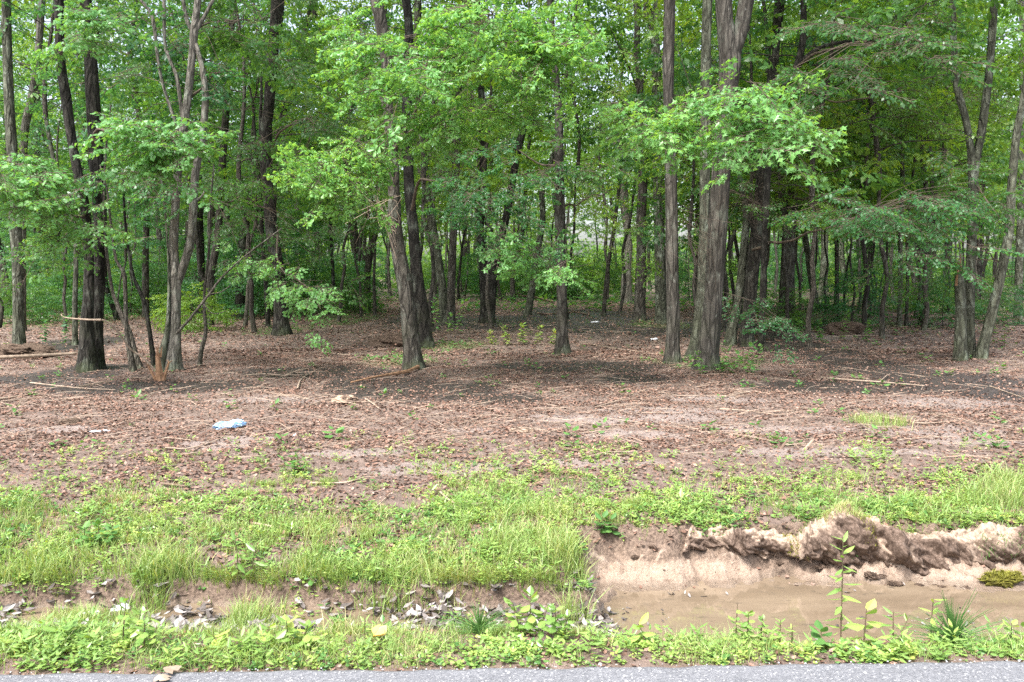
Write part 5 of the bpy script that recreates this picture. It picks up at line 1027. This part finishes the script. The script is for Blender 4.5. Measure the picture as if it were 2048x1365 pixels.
for px, py, Y, st, lf, mt, lab in [
    (120, 1300, 3.45, [(0, 0, .07, 14, 0.088)], 'broad', 'weed', 'broad leaved weed at the far left road edge'),
    (40, 1320, 3.38, [(0, 0, .05, 13, 0.082), (.06, 0, .05, 9, 0.054)], 'broad', 'weed', 'low dock like weed in the bottom left corner'),
    (180, 1310, 3.40, [(0, 0, .06, 13, 0.068)], 'broad', 'weed', 'wavy leaved weed second from the bottom left corner'),
    (250, 1330, 3.42, [(0, .02, .22, 16, 0.061), (.05, .03, .17, 14, 0.054)], 'broad', 'weed', 'upright broad leaved plant near the ditch on the left'),
    (290, 1325, 3.36, [(0, .01, .14, 16, 0.048), (.04, .02, .12, 14, 0.041)], 'broad', 'weed', 'leafy plant just right of the upright one at left'),
    (430, 1320, 3.42, [(0, 0, .06, 14, 0.082)], 'broad', 'weed', 'wide flat leaved weed left of the bright clump'),
    (575, 1325, 3.40, [(0, 0, .13, 18, 0.068), (.07, .02, .11, 16, 0.061), (-.06, -.02, .10, 14, 0.054)], 'broad', 'weed', 'bright bushy weed clump at the road edge, left half'),
    (490, 1320, 3.38, [(0, 0, .05, 13, 0.075)], 'broad', 'weed', 'flat weed with curled leaf just left of the bushy weed'),
    (1060, 1300, 3.62, [(0, 0, .20, 21, 0.068), (-.05, -.03, .16, 16, 0.061), (.05, .03, .14, 14, 0.054)], 'broad', 'weed', 'big leafed plant at the left end of the puddle'),
    (1110, 1310, 3.55, [(0, 0, .16, 18, 0.054), (.04, .02, .13, 14, 0.048)], 'broad', 'weed', 'leafy plant close right of the big leafed one'),
    (1290, 1320, 3.48, [(0, -.03, .10, 9, 0.075)], 'broad', 'weed', 'single weed with one long tongue shaped leaf before the puddle'),
    (1495, 1320, 3.50, [(0, 0, .15, 24, 0.041), (.06, .01, .12, 18, 0.034), (-.05, 0, .12, 18, 0.034)], 'broad', 'weed', 'yellow green bushy weed in front of the middle of the puddle'),
    (1560, 1320, 3.46, [(0, 0, .12, 18, 0.041), (.05, 0, .10, 14, 0.041)], 'lance', 'weed', 'narrow leaved weed between bushy weed and tall seedling'),
    (1730, 1315, 3.50, [(0, 0, .17, 9, 0.082)], 'broad', 'weed', 'weed with one upright oval leaf right of the tall seedling'),
    (1785, 1315, 3.46, [(0, 0, .16, 16, 0.061), (.03, .03, .13, 13, 0.048)], 'lance', 'weed', 'pointed leaved weed left of the spiky grass clump'),
    (2020, 1310, 3.44, [(0, 0, .12, 18, 0.054), (.06, 0, .11, 14, 0.048)], 'broad', 'weed', 'leafy weed in the bottom right corner'),
    (1640, 1325, 3.42, [(0, 0, .09, 12, .07)], 'broad', 'darkweed', 'dark small weed at the foot of the tall seedling'),
    (730, 1310, 3.50, [(0, 0, .10, 18, 0.041), (.05, 0, .09, 16, 0.034)], 'lance', 'weed', 'small pointed weed at the road edge below the yellow leaf'),
    (590, 995, 6.20, [(0, 0, .16, 22, .08), (.07, .02, .13, 18, .07), (-.07, -.02, .13, 18, .07), (.03, 0, .15, 18, .07)], 'lance', 'darkweed', 'rounded dense green weed bush where the grass meets the leaves'),
    (1205, 1085, 5.1, [(0, 0, .10, 12, .08), (.05, 0, .09, 9, .07)], 'broad', 'darkweed', 'broad dark weed on the bank above the clay beach'),
    (1360, 1055, 5.35, [(0, 0, .12, 14, .09), (.05, 0, .10, 9, .08)], 'lance', 'weed', 'pale feathery weed on the bank left of the pale slab'),
    (1700, 1120, 5.02, [(0, 0, .12, 18, .035), (.03, 0, .16, 18, .035), (-.03, 0, .10, 12, .035)], 'oval', 'darkweed', 'small leafed creeper hanging on the face of the mound'),
    (200, 1130, 4.75, [(0, 0, .14, 20, .06), (.08, 0, .12, 18, .06), (-.08, 0, .12, 18, .06)], 'broad', 'darkweed', 'dark weed patch on the bank above the ditch at left'),
    (480, 1190, 4.45, [(0, -.02, .22, 16, .10), (.07, .03, .18, 12, .09)], 'lance', 'weed', 'yellow green stalk with narrow leaves rising from the ditch'),
    (1440, 705, 12.3, [(.0, .12, .42, 16, .11), (.15, .15, .36, 14, .11), (-.25, -.1, .36, 16, .10), (.35, .15, .50, 14, .12), (.45, .18, .45, 12, .12)], 'broad', 'leaf_bright', 'leafy sprouts growing at the foot of the biggest tree'),
    (1045, 690, 17.0, [(0, 0, .45, 30, .12), (.3, .1, .4, 26, .12), (-.3, -.1, .4, 26, .12), (.6, .1, .32, 20, .12), (-.6, -.1, .3, 20, .12)], 'broad', 'weed', 'low green bush on the forest floor left of the middle trunk'),
    (900, 645, 20.0, [(0, 0, .5, 20, .14), (.2, .1, .8, 20, .14), (-.3, -.1, .9, 20, .14)], 'broad', 'leaf_bright', 'sprouting saplings at the foot of the straight brown trunk'),
    (1640, 650, 17.5, [(0, 0, .5, 30, .12), (.5, .1, .7, 30, .12), (-.4, -.1, .5, 26, .12), (1.0, .1, .5, 26, .12)], 'oval', 'leaf', 'thin green undergrowth right of the flecked leaning trunk'),
    (90, 660, 17.0, [(0, 0, .5, 30, .12), (.4, .1, .6, 30, .12), (.8, .1, .5, 26, .12)], 'oval', 'leaf_teal', 'low bush in the shade left of the big left tree'),
    (2010, 640, 16.5, [(0, 0, .9, 34, .13), (.5, .1, .8, 30, .13), (-.2, -.1, .7, 26, .12)], 'oval', 'leaf', 'green undergrowth behind the leaning right edge trunk')]:
    leafy_plant('weed' if Y < 10 else 'shrub', lab, px, py, Y, st, lf, mt, 'weed' if Y < 10 else 'shrub')

# ------------------------------------------------------------------ fallen wood
def stick(name, label, path, w, mat='stick', z=.02, cat='stick', seed=0, forks=(), Yfix=None, taper=.45, sides=7, group=None, raise_=None):
    P = []
    for i, (px, py) in enumerate(path):
        if Yfix is not None: P.append(at(px, py, Yfix if np.isscalar(Yfix) else Yfix[i]))
        else: q = on_ground(px, py); q[2] = float(ground(q[0], q[1])) + z; P.append(q)
    r = w * P[0][1] / FPX / 2; root_loc = P[0].copy(); mb = MB()
    p, ww = smooth_path(np.array(P) - root_loc, np.linspace(r, r * taper, len(P)), max(.04, r * 2), seed, r * 1.2); tube(mb, p, ww, sides, .25, seed)
    for f in forks:
        F = []
        for px, py in f:
            if Yfix is not None: F.append(at(px, py, Yfix if np.isscalar(Yfix) else Yfix[-1]))
            else: q = on_ground(px, py); q[2] = float(ground(q[0], q[1])) + z + .01; F.append(q)
        p, ww = smooth_path(np.array(F) - root_loc, np.linspace(r * .5, r * .25, len(F)), .06, seed + 1, r); tube(mb, p, ww, 5, .2, seed)
    return tag(link(name, mb.mesh(name, M[mat], True), None, Vector(root_loc)), label, cat, group)
stick('fallen_branch', 'long pale bare stick leaning from the big left tree down to the stump', [(313, 744), (285, 715), (262, 700), (235, 665), (215, 645), (202, 640)], 4, 'stick', Yfix=[12.4, 12.3, 12.2, 12.0, 11.9, 11.85], cat='branch', taper=.8)
stick('fallen_branch', 'pale peeled branch end pointing left across the big left tree', [(202, 640), (180, 640), (150, 638), (128, 635), (121, 629)], 5, 'stick', Yfix=11.85, cat='branch', taper=.3)
stick('broken_sapling', 'long broken sapling slanting up to the right beside the pale fork', [(352, 668), (378, 640), (404, 606), (418, 588), (436, 563), (455, 543), (492, 510), (562, 457)], 6, 'bark_thin', Yfix=12.2, cat='branch', forks=([(404, 606), (425, 628), (452, 622)], [(418, 588), (440, 585), (462, 570)]))
stick('log', 'pale fallen log behind the big left tree at the left edge', [(-40, 725), (20, 722), (80, 718), (150, 714)], 8, 'stick', z=.07, cat='log', taper=.8)
stick('log', 'rotten reddish log far back in the right opening', [(1560, 618), (1640, 617), (1700, 616), (1775, 620)], 6, 'stick_brown', z=.12, cat='log', taper=.7)
stick('log', 'dark log lying near the foot of the right hand cluster', [(1840, 640), (1900, 637), (1950, 632), (1990, 630)], 7, 'stick_brown', z=.08, cat='log', taper=.7)
stick('log', 'mossy grey log with twigs behind the black twin trunks', [(1030, 596), (1070, 600), (1105, 606)], 6, 'stick_brown', z=.1, cat='log', taper=.6)
stick('fallen_branch', 'rust brown branch lying below the foot of the centre pair', [(836, 742), (815, 750), (780, 755), (740, 762), (700, 770)], 8, 'raw_wood', z=.05, cat='branch', taper=.35)
sl = [
    ('long pale stick in shadow left of the centre pair', [(488, 755), (530, 751), (570, 752), (596, 744), (620, 738)], 3.5, 'stick'),
    ('pale forked stick lying right of the pale long stick', [(594, 782), (600, 766), (610, 755), (612, 752)], 4, 'stick'),
    ('slender stick behind the lone upright tree, in the dim leaves', [(590, 712), (640, 706), (700, 712), (770, 706)], 2.5, 'stick'),
    ('whitish curved branch lying far left below the big tree', [(60, 768), (110, 775), (160, 780), (230, 780)], 3.5, 'stick'),
    ('pale pole at the left edge in front of the dark litter', [(-5, 802), (30, 796), (75, 790)], 5, 'stick'),
    ('second pale pole at the left edge just below the first', [(-5, 808), (40, 801), (90, 797)], 3.5, 'stick'),
    ('thin grey branch reaching right from the left litter', [(150, 775), (200, 765), (260, 758), (300, 760)], 2.5, 'stick'),
    ('long bright stick lying just below the blue plastic', [(330, 900), (370, 899), (405, 893), (430, 885), (445, 880)], 4, 'stick'),
    ('short pale stick in leaves left of the blue plastic', [(230, 925), (260, 912), (285, 900)], 3, 'stick'),
    ('stick among leaves right of the clustered stubs', [(610, 815), (640, 806), (665, 800)], 3, 'stick'),
    ('two pronged root stick near the dark mud, centre left', [(730, 800), (745, 812), (758, 822)], 4, 'stick'),
    ('dark stick at the right edge of the bright leaves, centre', [(1128, 901), (1160, 908), (1185, 912)], 4, 'stick_brown'),
    ('long thin grey pole lying across the right side leaves', [(1630, 756), (1700, 764), (1760, 768), (1850, 775)], 4.5, 'stick'),
    ('curved pale branch at the far right of the clearing', [(1755, 833), (1790, 842), (1850, 848), (1920, 846)], 4, 'stick'),
    ('thin pale wand above the curved branch on the right', [(1440, 823), (1500, 828), (1560, 836), (1600, 830)], 2.5, 'stick'),
    ('grey stick across the dark mud on the right', [(1660, 676), (1710, 674), (1775, 673)], 3, 'stick'),
    ('dark stick lying where leaves meet grass, left side', [(322, 970), (350, 972), (378, 977)], 6, 'stick_brown'),
    ('pale straw stick slanting through the grass left of centre', [(700, 1042), (740, 1020), (780, 995)], 5, 'stick'),
    ('short thick pale stick in the grass left of centre', [(505, 1044), (530, 1048), (548, 1050)], 6, 'stick'),
    ('long thin straw stick lying in grass near the middle', [(620, 968), (690, 970), (730, 962), (760, 960)], 4, 'stick'),
    ('bent stalk pair in the grass at the middle', [(880, 985), (900, 1005), (930, 1010), (975, 1013)], 5, 'stick'),
    ('pile of dark sticks by the wet hollow behind the middle trunk', [(1075, 628), (1110, 630), (1150, 626), (1180, 632)], 5, 'stick_brown'),
    ('pale stick beside the wet hollow right of the middle trunk', [(1165, 690), (1200, 692), (1245, 694)], 4, 'stick_brown'),
    ('thin stick lying right of the white litter in the wood', [(1180, 690), (1230, 700), (1290, 708)], 2.5, 'stick'),
    ('stick at the right margin in front of the leaning trunk', [(1980, 775), (2020, 790), (2050, 800)], 3, 'stick'),
    ('grey stick in leaves in front of the biggest tree', [(1445, 800), (1500, 788), (1540, 792)], 3, 'stick'),
    ('thin pale stick under the straight ridged trunk', [(1190, 818), (1240, 806), (1280, 800)], 2.5, 'stick'),
    ('fallen twig near the bare mud left of centre', [(540, 1150 - 350), (580, 795), (625, 800)], 3, 'stick'),
    ('bare branch lying far right in the back leaves', [(1820, 716), (1900, 712), (1960, 716)], 3, 'stick_brown')]
for i, (lab, pth, w, mt) in enumerate(sl):
    g = np.random.default_rng(i); f = []
    if len(pth) > 3: a_, b_ = pth[2]; f = [[(a_, b_), (a_ + g.uniform(15, 35), b_ - g.uniform(4, 14)), (a_ + g.uniform(40, 70), b_ - g.uniform(10, 18))]]
    stick('stick', lab, pth, w, mt, seed=i, forks=f)

# stubs of cut stems
def stub(name, label, px, py, pieces, mat='stick_brown', cat='cut stubs'):
    c = on_ground(px, py); c[2] = float(ground(c[0], c[1])); root = empty(name, tuple(c)); g = np.random.default_rng(int(px))
    for dx, dy, h, lean, r in pieces:
        mb = MB(); k = 5; P = [np.array([dx + lean * h * t, dy, h * t - .01]) for t in np.linspace(0, 1, k)]; tube(mb, P, np.linspace(r, r * .55, k), 6, .3, int(px)); 
        tip = P[-1]
        for q in range(3): tube(mb, [tip + [g.normal(0, r * .4), 0, -.005], tip + [g.normal(0, r * .9), g.normal(0, r * .5), r * g.uniform(1, 3)]], [r * .35, r * .05], 4, cap=False)
        link('stem', mb.mesh('stem', M[mat]), root)
    return tag(root, label, cat)
stub('cut_stubs', 'bunch of splayed dark cut stems right of the blue plastic', 580, 893, [(-.03, 0, .13, -.9, .008), (-.01, 0, .12, -.6, .009), (.01, 0, .10, -.3, .008), (.05, 0, .12, .25, .012), (.06, 0, .11, .4, .01)])
stub('cut_stubs', 'small upright split stub in the clearing right of centre', 1095, 897, [(0, 0, .10, .1, .016), (.02, 0, .07, .6, .008)])
stub('cut_stubs', 'pointed dark stub in the right part of the clearing', 1560, 899, [(0, 0, .11, .7, .014), (-.02, 0, .06, .2, .01)])
stub('cut_stubs', 'pale splintered root piece right of the pointed stub', 1608, 898, [(0, 0, .10, .8, .018), (-.03, 0, .05, -.9, .012), (.03, .01, .06, 1.2, .01)], 'stick')
stub('cut_stubs', 'dark stub at the far right of the clearing', 2022, 882, [(0, 0, .09, -.2, .018), (.03, 0, .06, .5, .01)])
stub('cut_stubs', 'dark stump end at the left tip of the long grey pole', 1635, 760, [(0, 0, .16, .1, .05), (.08, 0, .10, .8, .02), (-.06, 0, .10, -.8, .02)])
stub('cut_stubs', 'thin bare twigs standing in the leaves right of centre', 1300, 905, [(0, 0, .08, .2, .005), (.03, 0, .10, -.3, .004), (-.04, 0, .07, .5, .004)])
stub('cut_stubs', 'dark twig stub standing in front of the long curved branch', 1760, 830, [(0, 0, .14, .3, .008), (.02, 0, .12, -.5, .006)])
stub('broken_stump', 'short splintered orange stump at the foot of the pale forked trunk', 320, 762, [(0, 0, .36, -.05, .065), (.04, .0, .28, .35, .03), (-.05, 0, .22, -.5, .025)], 'raw_wood', 'stump')
stub('snag', 'orange torn wood on the broken top of the right hand cluster', 1916, 560, [], cat='snag') if False else None
root, off, Yt = TREES['V']; mb = MB(); c = at(1919, 566, Yt - .02)
for dx, h in ((-.05, .42), (0, .5), (.04, .3)): tube(mb, [c - off + [dx, 0, -.05], c - off + [dx * .9, -.01, h * .5], c - off + [dx * .6, .02, h]], [.03, .026, .006], 6, .3, 3)
link('torn_wood', mb.mesh('torn_wood', M['raw_wood']), root)
root_plate = clod('root_clump', 'upturned black root clump on the pale silt at right', 1690, 662, 19.6, (.42, .22, .22), 'earth_dark', 31, 'root clump', roots=60)
clod('root_clump', 'brown clump of torn soil on the left edge of the dark mud', 690, 800, 9.6, (.14, .10, .05), 'earth', 32, 'soil clump')
clod('root_clump', 'dark clot of dead leaves left of the foot of the centre pair', 775, 685, 16.6, (.34, .2, .16), 'earth_dark', 33, 'leaf heap', roots=50)
clod('root_clump', 'dark heap of roots and litter in front of the left edge tree', 45, 705, 14.5, (.5, .25, .14), 'earth_dark', 34, 'root clump', roots=90)
clod('soil_clod', 'small dark clod in the leaves left of the grey litter scrap', 140, 845, 8.2, (.10, .07, .035), 'earth_dark', 35, 'soil clump')
clod('soil_clod', 'low pale clod in the clearing just right of the middle', 1045, 862, 7.9, (.12, .08, .025), 'earth', 36, 'soil clump')

# ------------------------------------------------------------------ litter left by people, and single leaves
def crumple(name, label, px, py, Y, size, mat, seed, cat, parts=(), lift=.0, yaw=0.):
    Y = Y - SH if py > 1000 else Y
    g = np.random.default_rng(seed); c = at(px, py, Y); c[2] = float(ground(c[0], Y)) + size[2] * .4 + lift; U, Vv = 40, 22
    th = np.linspace(0, 2 * math.pi, U, endpoint=False); ph = np.linspace(.03, math.pi - .03, Vv); TH, PH = np.meshgrid(th, ph); d = np.stack([np.cos(PH), np.sin(PH) * np.cos(TH), np.sin(PH) * np.sin(TH)], -1)
    q = d * 2.2 + seed; rn = np.abs(fbm(q[..., 0] * 2.2 + q[..., 2], q[..., 1] * 2.2 + q[..., 2] * 1.3, 3) - .5) * 2.2; waist = 1 - .35 * np.exp(-((d[..., 0] + .15) / .3) ** 2)
    P = d * (np.array(size)) * (1.12 - rn)[..., None]; P[..., 1] *= waist; P[..., 2] *= waist; P[..., 2] = np.maximum(P[..., 2], -size[2] * .35); P[..., 2] += (d[..., 0] * .25) * size[2]
    cy_, sy = math.cos(yaw), math.sin(yaw); P = P @ np.array([[cy_, sy, 0], [-sy, cy_, 0], [0, 0, 1]])
    idx = np.arange(U * Vv).reshape(Vv, U); Q = np.stack([idx[:-1], np.roll(idx, -1, 1)[:-1], np.roll(idx, -1, 1)[1:], idx[1:]], -1).reshape(-1, 4); mb = MB(); mb.add(P.reshape(-1, 3), None, Q)
    return tag(link(name, mb.mesh(name, M[mat], False), None, Vector(c)), label, cat)
crumple('plastic_bag', 'crumpled pale blue plastic bag lying on the brown leaves', 460, 868, 7.95, (.155, .07, .06), 'blue', 3, 'plastic bag', yaw=.25)
crumple('plastic_scrap', 'tiny white scrap by the bunch of cut stems', 590, 880, 7.6, (.02, .012, .02), 'white', 4, 'litter')
crumple('plastic_scrap', 'flat whitish scrap left of the blue plastic bag', 200, 869, 7.8, (.10, .03, .014), 'white', 5, 'litter')
crumple('plastic_scrap', 'small white scrap left of the straight ridged trunk', 1308, 682, 18.2, (.085, .05, .04), 'white', 6, 'litter')
crumple('plastic_scrap', 'white speck of litter in the wet hollow of the wood', 1190, 643, 24, (.12, .06, .03), 'white', 7, 'litter')
crumple('plastic_scrap', 'crumpled white plastic in the ditch near the left end', 178, 1232, 4.20, (.055, .035, .032), 'white', 8, 'litter', lift=.02)
crumple('plastic_scrap', 'glassy white plastic just right of the crumpled white one in the ditch', 240, 1215, 4.30, (.05, .03, .028), 'white', 9, 'litter', lift=.02)
def big_leaf(name, label, px, py, Y, s, mat, yaw, pitch=.1, lift=.02, leaf='broad', n=1, cat='fallen leaf'):
    Y = Y - SH if py > 1000 else Y
    c = at(px, py, Y); c[2] = float(ground(c[0], Y) if Y > 3.12 else .006) + lift; g = np.random.default_rng(int(px)); V, T, r = place(*LEAF[leaf], g.normal(0, .01, (n, 3)) * (n > 1), rotm(yaw + g.normal(0, .5, n), np.full(n, pitch) + g.normal(0, .2, n), g.normal(0, .3, n)), np.full(n, s), g.random(n)); V[:, 2] += .25 * V[:, 1] ** 2 / s
    th = .0012; k = len(V); rimless = np.vstack([V, V - [0, 0, th]]); mb = MB(); mb.add(rimless, np.vstack([T, T[:, ::-1] + k]), None, np.r_[r, r]); return tag(link(name, mb.mesh(name, M[mat]), None, Vector(c)), label, cat)
big_leaf('fallen_leaf', 'yellow curled leaves in the weeds at the road edge', 748, 1318, 3.42, .075, 'yellowleaf', 1.0, n=4, lift=.06)
big_leaf('bark_piece', 'pale tan piece of splintered bark on the asphalt at left', 318, 1356, 3.13, .07, 'stick', .1, leaf='maple', lift=.012, n=3, cat='bark piece')
big_leaf('fallen_leaf', 'large tan leaf at the bank edge left of centre ditch', 495, 1192, 4.36, .07, 'litter', .4, n=2, lift=.04)
big_leaf('fallen_leaf', 'dark red brown leaf among weeds before the puddle', 1538, 1290, 3.6, .05, 'litter', .4, n=2, lift=.05)
stick('straw', 'thin pale straw lying on the asphalt below the left weeds', [(65, 1345), (80, 1356), (92, 1364)], 2, 'stick', z=.012, cat='straw')
stick('straw', 'pale wood chip on the asphalt right of centre', [(1192, 1343), (1210, 1336), (1222, 1331)], 5, 'stick', z=.014, cat='wood chip')
